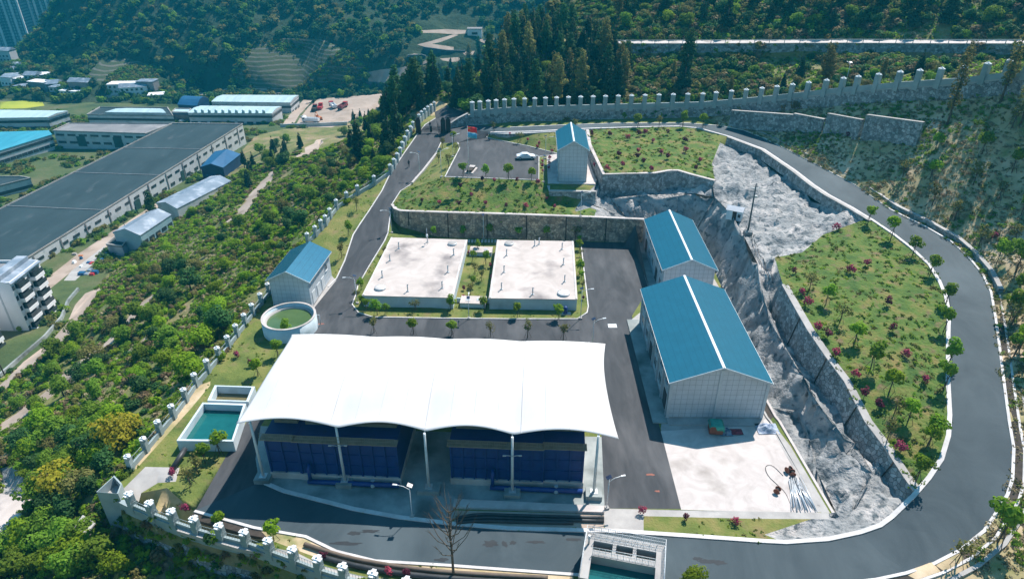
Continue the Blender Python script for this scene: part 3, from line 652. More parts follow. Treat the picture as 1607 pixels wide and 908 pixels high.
# long perimeter wall
def on_PW(u):
    for i in range(len(PWu)-1):
        if PWu[i] <= u <= PWu[i+1]:
            t = (u-PWu[i])/(PWu[i+1]-PWu[i]); t = t*t*(1) if False else t; return PW[i].lerp(PW[i+1], t)
    return PW[-1]
PWu = [803.5+1074*p.x/(p.y*.8660254+(CAM_Z-p.z)*.5) for p in PW]
us = [742,754,767,779,792]+[800+x/3.0275 for x in (20,70,118,168,220,275,332,390,448,508,570,633,698,765,833,903,967,1040,1108,1180)]+[1200+x/3.027 for x in (40,115,190,270,350,422,515,608,703,803,903,1017,1120,1210)]+[1640,1680]
pp = [on_PW(u) for u in us]
def stoneh(u): return 2.7
pst = [p+V3(0,0,2.7) for p in pp]
retain('retaining_wall', [PW[0]+V3(0,0,2.7)]+pst, [p.z-.6 for p in [PW[0]]+pp], M_STONE, 'very long stone wall below the pillared parapet behind the office', M_CONC, lean=.3, th=.9, up=0, joints=0)
fence('very long pillared parapet with white caps climbing along the forest edge', pst, 0, pmW, 1.25, rail=False, th=.4)
a = PW[0]; b = W(706,201,10); c = W(700,187,10.2)
retain('retaining_wall', [V3(b.x,b.y,11.2), V3((a.x+b.x)/2,(a.y+b.y)/2,12.4), V3(a.x,a.y,13.2)], [9.5]*3, M_STONE, 'sloping stone wing wall right of the black entrance gate', M_CONC, lean=.2, up=0)
# gate
gl = W(657,207,10); gr = W(696,207,10); gz_ = gl.z
M_BLACK = mat('black_gate', [(.008,.009,.010),(.02,.021,.023)], rough=.5, scale=3)
for p, lb in ((gl, 'black stone gate pier left of the lattice gate'), (gr, 'tall black gate pier right of the lattice gate'), (W(704,206,10), 'black side gate pier nearest the stone wing wall')):
    t = thing('gate_pier', lb, 'gate pier', tuple(p), group='black piers of the entrance gate')
    MB().cbox(0,0,-.2,1.2,1.0,3.6).cbox(0,0,3.4,.9,.8,.5,taper=.6).build('pier', M_BLACK, t); MB().cbox(0,0,-.15,1.5,1.3,.5).build('plinth', M_BLACK, t)
g_ = thing('lattice_gate', 'black folding lattice gate closed across the entrance road', 'gate', tuple(gl+V3(.7,0,0))); L = (gr-gl).length-1.4; m_ = MB(); r_ = MB()
for k in range(19):
    x = L*k/18; m_.tube([(x,0,.1),(x,0,1.5)], .04, 4)
    if k < 18: m_.tube([(x,0,.2),(x+L/18,0,1.4)], .025, 4); m_.tube([(x,0,1.4),(x+L/18,0,.2)], .025, 4)
m_.build('lattice', M_BLACK, g_); r_.tube([(0,0,1.52),(L,0,1.52)], .06, 5); r_.tube([(0,0,.12),(L,0,.12)], .06, 5); r_.build('rail', M_BLACK, g_)
mo = MB().cbox(L*.5,0,0,.5,.5,1.7); mo.build('motor_box', M_BLACK, g_)
# ------------------------------------------------------------------ buildings of the works
M_TILE = grid_mat('tile_wall', (.50,.545,.585), (.24,.29,.33), .85, .85, .85, lw=.05, rough=.5)
M_TILEF = grid_mat('tile_wall_fine', (.50,.545,.585), (.30,.35,.38), 1.25, 1.25, .85, lw=.05, rough=.5)
M_BLUE = grid_mat('blue_roof', (.012,.115,.18), (.007,.065,.11), .9, .28, None, lw=.04, rough=.33)
M_BLUES = grid_mat('blue_roof_shiny', (.012,.13,.21), (.007,.075,.13), .9, .28, None, lw=.04, rough=.24)
M_BLUES.node_tree.nodes['Principled BSDF'].inputs['Metallic'].default_value = .55; M_BLUES.node_tree.nodes['Principled BSDF'].inputs['Specular IOR Level'].default_value = 1
M_RIDGE = mat('ridge_white', [(.72,.75,.78),(.82,.84,.85)], rough=.4, scale=2)
M_GLASS = mat('window_glass', [(.02,.035,.045),(.05,.075,.09)], rough=.15, scale=.6, spec=.7)
M_FRAME = mat('window_frame', [(.55,.58,.60),(.66,.69,.7)], rough=.5, scale=2)
M_DOOR = mat('door_dark', [(.03,.035,.04),(.06,.06,.07)], rough=.6, scale=2)
M_TRIM = mat('wall_trim', [(.42,.47,.50),(.52,.57,.60)], rough=.6, scale=1)
M_METAL = mat('galvanised', [(.38,.41,.43),(.55,.58,.60)], rough=.45, scale=1.5, metal=.3)
def window(par, x, y, z, w, h, face):                     # face: 'x-','x+','y-'
    e = {'x-': (-1,0), 'x+': (1,0), 'y-': (0,-1)}[face]
    f = MB(); g = MB(); t = .05
    def bx(m, a0, a1, z0, z1, o0, o1):
        if e[0]: m.box(min(x+e[0]*o0, x+e[0]*o1), y+a0, z0, max(x+e[0]*o0, x+e[0]*o1), y+a1, z1)
        else: m.box(x+a0, min(y+e[1]*o0, y+e[1]*o1), z0, x+a1, max(y+e[1]*o0, y+e[1]*o1), z1)
    bx(f, -w/2-.09, w/2+.09, z+h, z+h+.09, .003, .09); bx(f, -w/2-.14, w/2+.14, z-.1, z, .003, .16)
    bx(f, -w/2-.09, -w/2, z, z+h, .003, .09); bx(f, w/2, w/2+.09, z, z+h, .003, .09); bx(f, -.03, .03, z, z+h, .03, .075)
    bx(g, -w/2, w/2, z, z+h, .004, .03)
    fo = f.build('window', M_FRAME, par); g.build('glass', M_GLASS, fo); return fo
def gable_house(name, label, cat, loc, rz, W_, D_, eave, ridge, over=.45, roof=None, wallm=None, base=.25, ridge_cap=True, down=1.):
    """local x across, y along the ridge; the footprint starts at the front centre"""
    o = thing(name, label, cat, tuple(loc), rz); w = W_/2
    MB().add([(-w,0,-down),(w,0,-down),(w,0,eave),(0,0,ridge),(-w,0,eave),(-w,D_,-down),(w,D_,-down),(w,D_,eave),(0,D_,ridge),(-w,D_,eave)],
             [(0,1,2,3,4),(6,5,9,8,7),(0,4,9,5),(1,6,7,2),(2,7,8,3),(3,8,9,4)]).build('wall', wallm or M_TILE, o)
    s = (ridge-eave)/w; wo = w+over; ze = eave-over*s; th = .16
    r = MB()
    for sx in (-1, 1):
        r.add([(0,-over,ridge+.02),(sx*wo,-over,ze+.02),(sx*wo,D_+over,ze+.02),(0,D_+over,ridge+.02),(0,-over,ridge+th),(sx*wo,-over,ze+th),(sx*wo,D_+over,ze+th),(0,D_+over,ridge+th)],
              [(0,1,2,3),(7,6,5,4),(0,4,5,1),(1,5,6,2),(2,6,7,3)])
    ro = r.build('roof', roof or M_BLUE, o)
    if ridge_cap:
        c = MB(); 
        for sx in (-1, 1): c.add([(0,-over-.03,ridge+th+.06),(sx*.2,-over-.03,ridge+th+.045-.2*s),(sx*.2,D_+over+.03,ridge+th+.045-.2*s),(0,D_+over+.03,ridge+th+.06)], [(0,1,2,3)])
        c.build('ridge_cap', M_RIDGE, ro)
    f = MB()
    for sx in (-1, 1):
        f.add([(0,-over-.05,ridge+th+.03),(sx*wo,-over-.05,ze+th+.03),(sx*wo,-over-.05,ze-.08),(0,-over-.05,ridge-.08),(0,-over+.02,ridge+th+.03),(sx*wo,-over+.02,ze+th+.03),(sx*wo,-over+.02,ze-.08),(0,-over+.02,ridge-.08)],[(0,1,2,3),(7,6,5,4),(0,4,5,1),(3,2,6,7),(1,5,6,2)])
    f.build('verge_board', M_TRIM, ro)
    g = MB(); 
    for sx in (-1, 1): g.box(sx*wo-.07, -over, ze-.05, sx*wo+.07, D_+over, ze+.1)
    g.build('gutter', M_METAL, ro)
    if base: MB().box(-w-.08,-.08,-down-.01,w+.08,D_+.08,base).build('plinth', M_CONC, o)
    return o
big = gable_house('equipment_building', 'largest white tiled building with blue gabled roof beside the concrete yard', 'building', (28.9,75.7,0), R(-.5), 13.4, 25.2, 6.6, 9.1)
for k in range(3): MB().box(*( -6.7+6.7*k-.22, -.14, -.5, -6.7+6.7*k+.22, 0-.002, 6.4+(2.2 if k == 1 else 0))).build('pilaster', M_TRIM, big)
for k in range(6):
    y = 2.6+k*4
    if k in (0, 3): d = MB().box(-6.80,y-.9,.25,-6.703,y+.9,2.9).build('door', M_DOOR, big)
    else: window(big, -6.7, y, 1.3, 1.7, 1.7, 'x-')
    window(big, -6.7, y, 4.3, 1.7, 1.2, 'x-')
for k in range(7): MB().box(-6.95, .4+k*4-.16+.2, 0, -6.702, .4+k*4+.16+.2, 6.3).build('pilaster', M_TRIM, big)
MB().box(-8.9,-1.2,-.5,-6.79,26,.18).build('apron', M_CONCD, big); MB().box(-6.78,-1.6,-.5,6.9,-.09,.12).build('apron', M_CONC, big)
b2 = gable_house('equipment_building', 'smaller white tiled blue roofed building behind the largest one', 'building', (32.3,109.4,0), R(-1), 9.2, 21.5, 6.1, 8.1)
for k in range(5):
    y = 2.4+k*4.1
    if k in (1, 4): MB().box(-4.70,y-.8,.25,-4.603,y+.8,2.8).build('door', M_DOOR, b2)
    else: window(b2, -4.6, y, 1.3, 1.6, 1.6, 'x-')
    window(b2, -4.6, y, 4.1, 1.6, 1.1, 'x-')
MB().box(-6.4,-.5,-.5,-4.69,22,.16).build('apron', M_CONCD, b2)
b3 = gable_house('pump_house', 'small white pump house with shiny blue roof left of the round tank', 'building', (-39.9,106.4,0), R(-5.3), 7.2, 11.4, 5.5, 7.3, roof=M_BLUES, ridge_cap=False)
window(b3, 3.6, 8.9, 2.9, 1.0, 1.3, 'x+')
for y in (1.6, 4.2, 6.6): MB().box(3.603,y-.75,.1,3.68,y+.75,2.6).build('door', M_FRAME, b3)
b4 = gable_house('office_tower', 'tall narrow white tiled office with blue gabled roof beside the car park', 'building', (13.6,146.3,8.5), R(-1.5), 6.2, 13.5, 7.7, 9.55)
for z in (1.0, 4.6):
    for y in (2, 5.5, 9): window(b4, -3.1, y, z, 1.3, 1.5, 'x-')
MB().box(-5.5,-1.2,-1,5.2,-.09,.15).build('apron', M_CONCW, b4)
for x in (-3.12, 3.12): MB().tube([(x*1.01,-.12,0),(x*1.01,-.12,7.4)], .07, 6).build('downpipe', M_METAL, b4)

# white membrane canopy
FL, FR, BL, BR = W(370,664,9.6), W(971,688,9.6), W(458,524.5,9.6), W(950,539,9.6)
M_MEMB = mat('membrane', [(.62,.605,.60),(.72,.71,.70)], rough=.6, scale=.12, transl=.1)
can = thing('membrane_canopy', 'huge white tensile membrane canopy on pale posts over the blue tanks', 'canopy', tuple(V3((FL.x+FR.x)/2, (FL.y+FR.y)/2, 0)))
o0 = V3((FL.x+FR.x)/2, (FL.y+FR.y)/2, 0)
U_, V_ = 128, 40; mb = MB()
pu = [(-30.9-FL.x)/(FR.x-FL.x), (-20.9-FL.x)/(FR.x-FL.x), (-10.2-FL.x)/(FR.x-FL.x), (.2-FL.x)/(FR.x-FL.x), (10.3-FL.x)/(FR.x-FL.x)]
knots = [0]+pu[1:4]+[1]
def canz(s, t):
    for a, b in zip(knots, knots[1:]):
        if a <= s <= b+1e-9: q = (s-a)/(b-a); break
    arch = math.sin(math.pi*q)
    rise = math.sin(math.pi*t)
    edge = abs(2*t-1)
    z = 0.42*arch*edge**3 + .2*arch + 1.9*rise**1.3
    z -= .7*(abs(2*s-1)**8)*rise
    return z
for j in range(V_+1):
    for i in range(U_+1):
        s, t = i/U_, j/V_
        p = FL.lerp(FR, s).lerp(BL.lerp(BR, s), t)
        sag = math.sin(math.pi*t)*(.9 if s < .5 else -.9)*abs(2*s-1)**12
        for a, b in zip(knots, knots[1:]):
            if a <= s <= b+1e-9: q = (s-a)/(b-a); break
        ys = math.sin(math.pi*q)*.55*((1-t)**6 - t**6)
        mb.v.append((p.x-o0.x+sag, p.y-o0.y+ys, p.z+canz(s, t)))
for j in range(V_):
    for i in range(U_):
        a = j*(U_+1)+i; mb.f.append((a, a+1, a+U_+2, a+U_+1)); mb.sm.append(True)
mo = mb.build('membrane', M_MEMB, can); sd = mo.modifiers.new('thickness', 'SOLIDIFY'); sd.thickness = .05
M_POST = mat('post_paint', [(.50,.55,.57),(.60,.64,.66)], rough=.45, scale=2)
posts = [(413,745),(541,752),(673,762),(804,768),(932,770)]
dback = (BL-FL); dback.z = 0
seam = MB()
for kx in range(1, 16):
    s = kx/16; pts = []
    for j in range(V_+1):
        t = j/V_; q = FL.lerp(FR, s).lerp(BL.lerp(BR, s), t); i = round(s*U_); vtx = mb.v[j*(U_+1)+i]; pts.append((vtx[0], vtx[1], vtx[2]+.035))
    seam.tube([(a,b,c-.02) for a,b,c in pts], .02 if kx % 4 else .05, 4, False)
seam.build('membrane_seam', mat('seam', [(.45,.44,.43),(.52,.51,.51)], rough=.6, scale=.3), mo)
for k, (u, v) in enumerate(posts):
    b = W(u, v, .8)
    for row in range(2):
        c = b-o0+(dback*.93 if row else V3(0,0,0)); s = (b.x-FL.x)/(FR.x-FL.x); top = 9.45+(canz(min(max(s,0),1), .02 if not row else .98) if k in (0,4) else 0)
        po = MB().tube([(c.x,c.y,.75),(c.x,c.y,top)], [.19,.15], 12).build('post', M_POST, can)
        MB().cbox(c.x,c.y,.7,.9,.9,.08).build('base_plate', M_METAL, po)
        fm = MB().cbox(c.x,c.y,-.3,2.0 if k not in (2,) else 2.8,1.7,1.0,R(-3.4)); fm.build('footing', M_CONCD, can)
        if not row and k in (1, 3):
            lm = MB()
            for sx in (-1, 1): lm.tube([(c.x,c.y-.2,6.6),(c.x+sx*.5,c.y-.4,6.9),(c.x+sx*.8,c.y-.5,7.0)], .045, 5); lm.cbox(c.x+sx*.95,c.y-.5,6.93,.4,.16,.1)
            lm.build('lamp_bracket', M_METAL, po)
    # roof truss under the membrane
    m_ = MB(); s = min(max((b.x-FL.x)/(FR.x-FL.x), 0), 1); pr = None
    for j in range(0, V_+1, 4):
        t = j/V_; q = FL.lerp(FR, s).lerp(BL.lerp(BR, s), t); p = (q.x-o0.x, q.y-o0.y, q.z+canz(s, t)-.22)
        if pr: m_.tube([pr, p], .09, 5)
        pr = p
    m_.build('roof_beam', M_POST, can)
# blue treatment tanks
M_BTANK = mat('blue_steel', [(.006,.028,.13),(.010,.045,.19)], rough=.5, scale=.5, second=((.015,.03,.07), .5, .6, .8))
M_BPIPE = mat('blue_pipe', [(.010,.035,.16),(.015,.05,.21)], rough=.4, scale=1)
M_RAILT = mat('railing_tan', [(.20,.17,.12),(.30,.26,.19)], rough=.6, scale=1)
def blue_tank(label, p0, L, D, h, stag):
    o = thing('treatment_tank', label, 'tank', tuple(p0), R(-3.4), group='blue tanks under the canopy')
    for j, (x0, x1, dy) in enumerate(((0, L*stag[0], stag[1]), (L*stag[0]+.02, L, stag[2]))):
        sh = MB().box(x0, dy, 1.0, x1, D, h).build('shell', M_BTANK, o)
        r = MB(); n = int((x1-x0)/1.45)
        for k in range(n+1):
            x = x0+.1+(x1-x0-.2)*k/n; r.box(x-.1, dy-.18, 1.0, x+.1, dy-.002, h+.02)
        for z in (2.6, 4.4): r.box(x0+.02, dy-.08, z, x1-.02, dy-.003, z+.1)
        r.build('stiffener', M_BTANK, sh)
        MB().box(x0-.1, dy-.25, -.3, x1+.08 if j else x1, D+.2, .995).build('tank_base', M_CONCW, o)
        dk = MB().box(x0-.2, dy-.9, h+.03, x1+.2 if j else x1-.01, dy+.25, h+.1); 
        dk.build('walkway', M_RAILT, o)
        rl = MB(); y = dy-.85; n = int((x1-x0)/.28)
        for z in (.15, .65, 1.15): rl.tube([(x0-.15, y, h+z), (x1+.1, y, h+z)], .03, 4)
        for k in range(n+1): x = x0-.1+(x1-x0+.15)*k/n; rl.tube([(x, y, h+.1), (x, y, h+1.15)], .018, 3, False)
        for z in (.65, 1.15): rl.tube([(x0-.15, dy+3.4, h+z), (x1+.1, dy+3.4, h+z)], .03, 4)
        rl.build('railing', M_RAILT, o)
        for k in range(4):
            yy = dy+2.5+k*2.7; 
            if yy < D-1.5: MB().box(x0+.5, yy, h+.005, x1-.5, yy+.7, h+.45).build('trough', M_RAILT, o)
    MB().tube([(L*.3,-.9,.45),(L*1.0,-.9,.45)], .33, 12).build('pipe', M_BPIPE, o)
    MB().tube([(L*.32,-.35,3.0),(L*.32,-.9,2.6),(L*.32,-.9,.5)], .24, 10).build('pipe', M_BPIPE, o)
    vv = MB(); vv.tube([(L*.8,-1.15,.45),(L*.8,-1.3,.45)], .25, 10); vv.tube([(L*.8,-.9,.7),(L*.8,-.9,1.15)], .05, 6); vv.cbox(L*.8,-.9,1.15,.45,.45,.05)
    vv.build('valve', M_METAL, o)
    return o
pa = W(428,748,0); pb = W(709,757,0)
blue_tank('left hand blue steel treatment tank under the white canopy', pa, 16.7, 14.5, 6.9, (.24, .1, 0))
blue_tank('right hand blue steel treatment tank under the white canopy', pb, 16.6, 14.5, 6.9, (.70, 0, .25))
# flat concrete tanks with vent pipes
M_TANKW = mat('tank_wall_blue', [(.46,.55,.60),(.58,.66,.70)], rough=.8, scale=.4, coords='World', second=((.30,.37,.40), .3, .55, .8))
M_TANKT = mat('tank_top', [(.42,.365,.335),(.57,.505,.47)], rough=.9, scale=.22, coords='World', second=((.22,.195,.19), .16, .55, .70), distort=1.2)
def flat_tank(label, pts, h, vents, hatches, group):
    c = sum(pts, V3(0,0,0))/4; o = thing('covered_tank', label, 'tank', (c.x, c.y, 0), group=group)
    q = [(p.x-c.x, p.y-c.y) for p in pts]
    MB().prism(q, -.5, h-.14).build('wall', M_TANKW, o)
    MB().prism([(x*1.012, y*1.012) for x, y in q], h-.137, h).build('lid', M_TANKT, o)
    for i in (1, 3):
        k = MB(); a = V3(*q[i], h); b = V3(*q[(i+1) % 4], h); k.ribbon([a*1.0, b*1.0], [V3(a.x*.965, a.y*1, h), V3(b.x*.965, b.y*1, h)], .0, .1); k.build('rim', M_KERB, o)
    for (u, v) in vents:
        p = W(u, v, h); x, y = p.x-c.x, p.y-c.y
        mb = MB().tube([(x,y,h-.05),(x,y,h+1.25)], .11, 8); mb.tube([(x-.0,y,h+1.15),(x,y,h+1.4),(x+.16,y-.1,h+1.45)], .11, 8); mb.cbox(x,y,h,.5,.5,.1)
        mb.build('vent_pipe', M_METAL, o)
    for (u, v, r) in hatches:
        p = W(u, v, h); x, y = p.x-c.x, p.y-c.y
        hh = MB().lathe([(r,h-.02),(r,h+.3),(r-.12,h+.33)], x, y, 24).build('hatch', M_METAL, o)
        MB().lathe([(r-.12,h+.31),(r-.3,h+.38),(.3,h+.42),(.0,h+.42)], x, y, 24).build('cover', M_KERB if r > 1 else M_CONC, hh)
    return o
C = lambda u, v, z: W(u, v, z)
t1 = [C(569,462.7,2.4), C(710.5,466.5,2.4), C(733,376.5,2.4), C(614,372.8,2.4)]
flat_tank('left flat concrete tank roof with rows of vent pipes', t1, 2.4, [(626,390),(612,409),(600,435),(640,457),(712,400),(703,427),(694,452),(671,380)], [(597,452.5,1.05),(710,383,.95)], 'flat covered tanks with vents')
t2 = [C(767.8,467,2.4), C(905.5,469,2.4), C(899.6,378.7,2.4), C(780.6,376.7,2.4)]
flat_tank('right flat concrete tank roof beside the wide asphalt yard', t2, 2.4, [(795,401),(791,427),(787,454),(836,462),(882,391),(884,415),(886,442),(839,386),(846,383)], [(799,383,.95),(884.5,461,1.15)], 'flat covered tanks with vents')
# small slabs between the tanks
for u, v, lb in ((743,471,'low concrete chamber between the two flat tanks at the road side'), (755,392,'low concrete chamber between the two flat tanks near the brown wall')):
    p = W(u, v, .8); t = thing('concrete_chamber', lb, 'chamber', (p.x, p.y, 0)); MB().cbox(0,0,-.2,4.6,2.6,1.0,R(-4)).build('box', M_TANKW, t); MB().cbox(0,0,.803,4.7,2.7,.14,R(-4)).build('slab', M_TANKT, t)
    for x in (-1, 1): MB().cbox(x,0,.945,.8,.8,.06).build('lid', M_METAL, t)
p = W(770,476,0); lw_ = W(717,474,0); 
MB().ribbon([V3(lw_.x,lw_.y,0), V3(p.x,p.y,0)], [V3(lw_.x,lw_.y+.2,0), V3(p.x,p.y+.2,0)], .2, .9).build('low_wall', M_TANKW, label='low pale blue wall joining the fronts of the two flat tanks', cat='wall')
# stepping stones row by the brown wall
for k in range(9):
    p = W(736+5.2*k, 378, .02); MB().cbox(p.x, p.y, -.05, .45, 1.5, .1).build('stepping_slab', M_CONCW, label='narrow pale paving slab in the row behind the garden between the flat tanks', cat='paving slab', group='paving slabs behind the tank garden')
# round tank
M_GREENW = mat('green_water', [(.05,.10,.035),(.085,.14,.05)], rough=.12, scale=.35, coords='World', spec=.6)
M_TEALW = mat('teal_water', [(.004,.075,.075),(.010,.12,.115)], rough=.1, scale=.3, coords='World', spec=.6, bump=.01, bscale=4)
M_BROWNW = mat('brown_water', [(.10,.09,.04),(.15,.13,.06)], rough=.15, scale=.3, coords='World', spec=.6)
rc = W(453,495.5,2.6); rt = thing('round_tank', 'round white walled settling tank full of green water', 'tank', (rc.x, rc.y, 0))
MB().lathe([(4.55,-.4),(4.55,2.6),(4.2,2.6),(4.2,-.2)], n=64).build('wall', M_TANKW, rt)
MB().lathe([(4.197,2.0),(3.75,2.0),(3.75,1.2)], n=64).build('weir', M_CONC, rt); MB().lathe([(4.56,2.603),(4.56,2.7),(4.19,2.7),(4.19,2.603)], n=64, smooth=False).build('rim', M_CONCW, rt)
MB().lathe([(3.74,1.75),(0,1.75)], n=64).build('water', M_GREENW, rt)
MB().tube([(4.5,1,2.2),(4.9,1,2.2),(4.9,1,.2)], .08, 6).build('pipe', M_METAL, rt)
# two open ponds sharing a wall
pd = [W(277,691,1.8), W(366,692,1.8), W(386,633,1.8), W(318,631,1.8)]; pe = [pd[3], pd[2], W(400,606,1.8), W(337,604,1.8)]
def pond(label, q, water, wl_, name='pond'):
    c = sum(q, V3(0,0,0))/4; o = thing(name, label, 'pond', (c.x, c.y, 0)); q = [V3(p.x-c.x, p.y-c.y, 0) for p in q]; w = MB()
    qi = [p*(1-.45/p.length) for p in q]
    for i in range(4): w.ribbon([q[i], q[(i+1)%4]], [qi[i], qi[(i+1)%4]], .5, 1.8-(.004 if i % 2 else 0))
    w.build('wall', M_TANKW, o); MB().poly([p*.97+V3(0,0,wl_) for p in q]).build('water', water, o)
    return o
pond('rectangular concrete pond of teal water beside the left fence', pd, M_TEALW, .7)
pe2 = [pd[3]+V3(.5,.45,0), pd[2]+V3(.2,.45,0), pe[2], pe[3]]
pond('rectangular pond of shallow brown water behind the teal one', pe2, M_BROWNW, .5)
# ------------------------------------------------------------------ the valley: factories, sheds, flats, towers, village
M_FWALL = mat('factory_wall', [(.48,.50,.52),(.60,.62,.64)], rough=.8, scale=.15, second=((.30,.33,.34), .3, .52, .75))
M_FDARK = mat('bitumen_roof', [(.012,.032,.040),(.026,.052,.062)], rough=.85, scale=.12, second=((.05,.07,.08), .25, .6, .72), stretch=(1,.35,1))
M_FGREY = mat('grey_roof', [(.16,.16,.17),(.26,.255,.26)], rough=.85, scale=.12, second=((.36,.34,.34), .2, .6, .75))
M_FPALE = mat('pale_metal_roof', [(.38,.52,.56),(.52,.66,.70)], rough=.45, scale=.1, stretch=(4,.3,1))
M_FTURQ = mat('turquoise_roof', [(.03,.24,.34),(.05,.33,.44)], rough=.5, scale=.1, stretch=(3,.4,1))
M_FBLUE = mat('deep_blue_roof', [(.010,.075,.17),(.018,.11,.24)], rough=.5, scale=.2)
M_FBLUEW = mat('deep_blue_cladding', [(.008,.035,.09),(.014,.055,.13)], rough=.6, scale=.4)
M_FSLATE = mat('slate_blue_roof', [(.15,.20,.26),(.27,.33,.40)], rough=.5, scale=.15, second=((.42,.46,.52), .3, .5, .7))
M_WIND = mat('dark_window', [(.02,.03,.035),(.06,.08,.09)], rough=.25, scale=.3)
M_GDOOR = mat('green_door', [(.02,.06,.055),(.035,.085,.075)], rough=.6, scale=1)
def wall_frame(a, b):                                     # unit along, outward normal (to the right of a->b seen from above)
    t = (b-a).to_2d().normalized(); return t, Vector((t.y, -t.x))
def on_wall(mb, a, b, c, zb, s, z, w, h, d=.12):          # plate on wall a->b, s metres along, local to c
    t, n = wall_frame(a, b); p = a.xy+t*s-c.xy; vs = []
    for q in (.01, d):
        for ds, dz_ in ((-w/2,0),(w/2,0),(w/2,h),(-w/2,h)):
            e = p+t*ds+n*q; vs.append((e.x, e.y, zb+z+dz_))
    mb.add(vs, [(4,5,6,7),(0,4,7,3),(1,2,6,5),(3,7,6,2),(0,1,5,4)])
def factory(label, roof_px, zr, zg, roofm, wallm=M_FWALL, rows=(), doors=(), rise=0., parapet=.5, name='factory', cat='factory', group=None, vents=0, doorm=M_GDOOR, ridge_along=0, wparts=True):
    """roof_px: front-left, front-right, back-right, back-left at roof height zr; rows: (wall index, count, height, width, tall)"""
    q = [W(u, v, zr) for u, v in roof_px]; c = sum(q, V3(0,0,0))/4; c.z = zg
    o = thing(name, label, cat, tuple(c), group=group); h = zr-zg
    l = [V3(p.x-c.x, p.y-c.y, 0) for p in q]
    MB().prism([(p.x, p.y) for p in l], -3, h).build('wall', wallm, o)
    r = MB(); ov = [p*(1+.25/p.length) for p in l]
    if rise:
        i0, i1, i2, i3 = (0,1,2,3) if not ridge_along else (1,2,3,0)
        n = 7 if rise > 2.5 else 2; N_ = n+1
        def col(pa, pb): return [pa.lerp(pb, k/n)+V3(0,0,h+.05+rise*math.sin(math.pi*k/n)) for k in range(N_)]
        A = col(ov[i0], ov[i3]); B = col(ov[i1], ov[i2])
        vs = A+B+[p-V3(0,0,.25) for p in A+B]; k2 = 2*N_
        fs = []
        for k in range(n): fs += [(k, N_+k, N_+k+1, k+1), (k2+k, k2+k+1, k2+N_+k+1, k2+N_+k), (k, k+1, k2+k+1, k2+k), (N_+k, k2+N_+k, k2+N_+k+1, N_+k+1)]
        fs += [(0, k2, k2+N_, N_), (n, N_+n, k2+N_+n, k2+n)]
        r.add(vs, fs); g = MB(); g.add([p-V3(0,0,.2) for p in A]+[A[0]-V3(0,0,.6), A[-1]-V3(0,0,.6)], [tuple(range(N_))+(N_+1, N_)]); g.add([p-V3(0,0,.2) for p in B]+[B[0]-V3(0,0,.6), B[-1]-V3(0,0,.6)], [tuple(range(N_))+(N_+1, N_)]); 
        ro = r.build('roof', roofm, o); g.build('gable', wallm, ro)
    else:
        r.prism([(p.x, p.y) for p in ov], h+.02, h+.22); ro = r.build('roof', roofm, o)
        if parapet:
            pm = MB(); qi = [p*(1-.5/p.length) for p in ov]
            for i in range(4): pm.ribbon([ov[i]+V3(0,0,h+.2), ov[(i+1)%4]+V3(0,0,h+.2)], [qi[i]+V3(0,0,h+.2), qi[(i+1)%4]+V3(0,0,h+.2)], .0, parapet)
            pm.build('parapet', M_CONC, o)
    for (wi, cnt, z, w, t) in rows:
        a, b = q[wi], q[(wi+1) % 4]; L = (b-a).to_2d().length
        for k in range(cnt):
            mb = MB(); on_wall(mb, a, b, c, 0, L*(k+.5)/cnt, z, w, t); mb.build('window', M_WIND, o)
    for (wi, s, w, t) in doors:
        a, b = q[wi], q[(wi+1) % 4]; L = (b-a).to_2d().length
        mb = MB(); on_wall(mb, a, b, c, 0, L*s, 0, w, t, .2); mb.build('door', doorm, o)
    for k in range(vents):
        p = l[0].lerp(l[1], (k+.7)/(vents+.4))*.93; MB().lathe([(.9,h),(.9,h+1.3),(.5,h+1.9),(0,h+1.9)], p.x, p.y, 10).build('roof_vent', M_FPALE, ro)
    return o
M_SEAM = mat('roof_joint', [(.10,.12,.13),(.17,.19,.20)], rough=.8, scale=1)
f1 = factory('very long low factory with a dark flat roof and white walls', [(-150,404),(28,416),(381,196),(271,195)], -33, -40.5, M_FDARK, rows=((1,26,5.0,3.2,.9),(1,24,1.2,3.0,1.2)), doors=((1,.16,3.6,4.8),(1,.40,3.4,4.6),(1,.62,3.4,4.6)))
for k in range(12): mb = MB(); q1, q2 = W(28,416,-33), W(381,196,-33); c = Vector(f1.location); L = (q2-q1).length; on_wall(mb, q1, q2, c, 0, L*(k+.5)/12, 0, .5, 7.4, .25); mb.build('pilaster', M_FGREY, f1)
for t in (.28, .52, .74):
    a = W(28,416,-33).lerp(W(381,196,-33), t)-Vector(f1.location); b = W(-150,404,-33).lerp(W(271,195,-33), t)-Vector(f1.location); a.z = b.z = 7.72
    d = (W(381,196,-33)-W(28,416,-33)).normalized()*.5
    MB().ribbon([a, b], [a+d, b+d], 0, .2).build('roof_joint', M_SEAM, f1)
factory('factory with a weathered grey roof and two green doors behind the dark roof', [(84,206.5),(228,211),(270,195.5),(109,194.5)], -36.5, -43.5, M_FGREY, rows=((0,8,5,4.2,1),(0,8,1.2,4.2,1.2)), doors=((0,.28,4.5,5),(0,.68,4.5,5)))
factory('white factory with dark roof and pale raised skylight behind the grey roofed one', [(137,181),(272,183),(263,170),(157,169.5)], -40, -47, M_FDARK, rows=((0,11,4.4,5,1.3),(0,10,.8,4,1.5)))
sk = factory('pale corrugated roof light on the dark roofed factory', [(165,176),(260,177),(250,170.5),(200,169.8)], -38.2, -40, M_FPALE, rise=.8, name='roof_light', cat='roof light')
factory('white factory with pale roof and a line of round vents nearest the dirt yard', [(295,177),(426,178),(441,167),(316,166)], -40, -47, M_FPALE, rows=((0,11,4.4,4.6,1.3),(0,9,.6,3.6,1.6),(1,4,4.4,4,1.3)), rise=.9, vents=11)
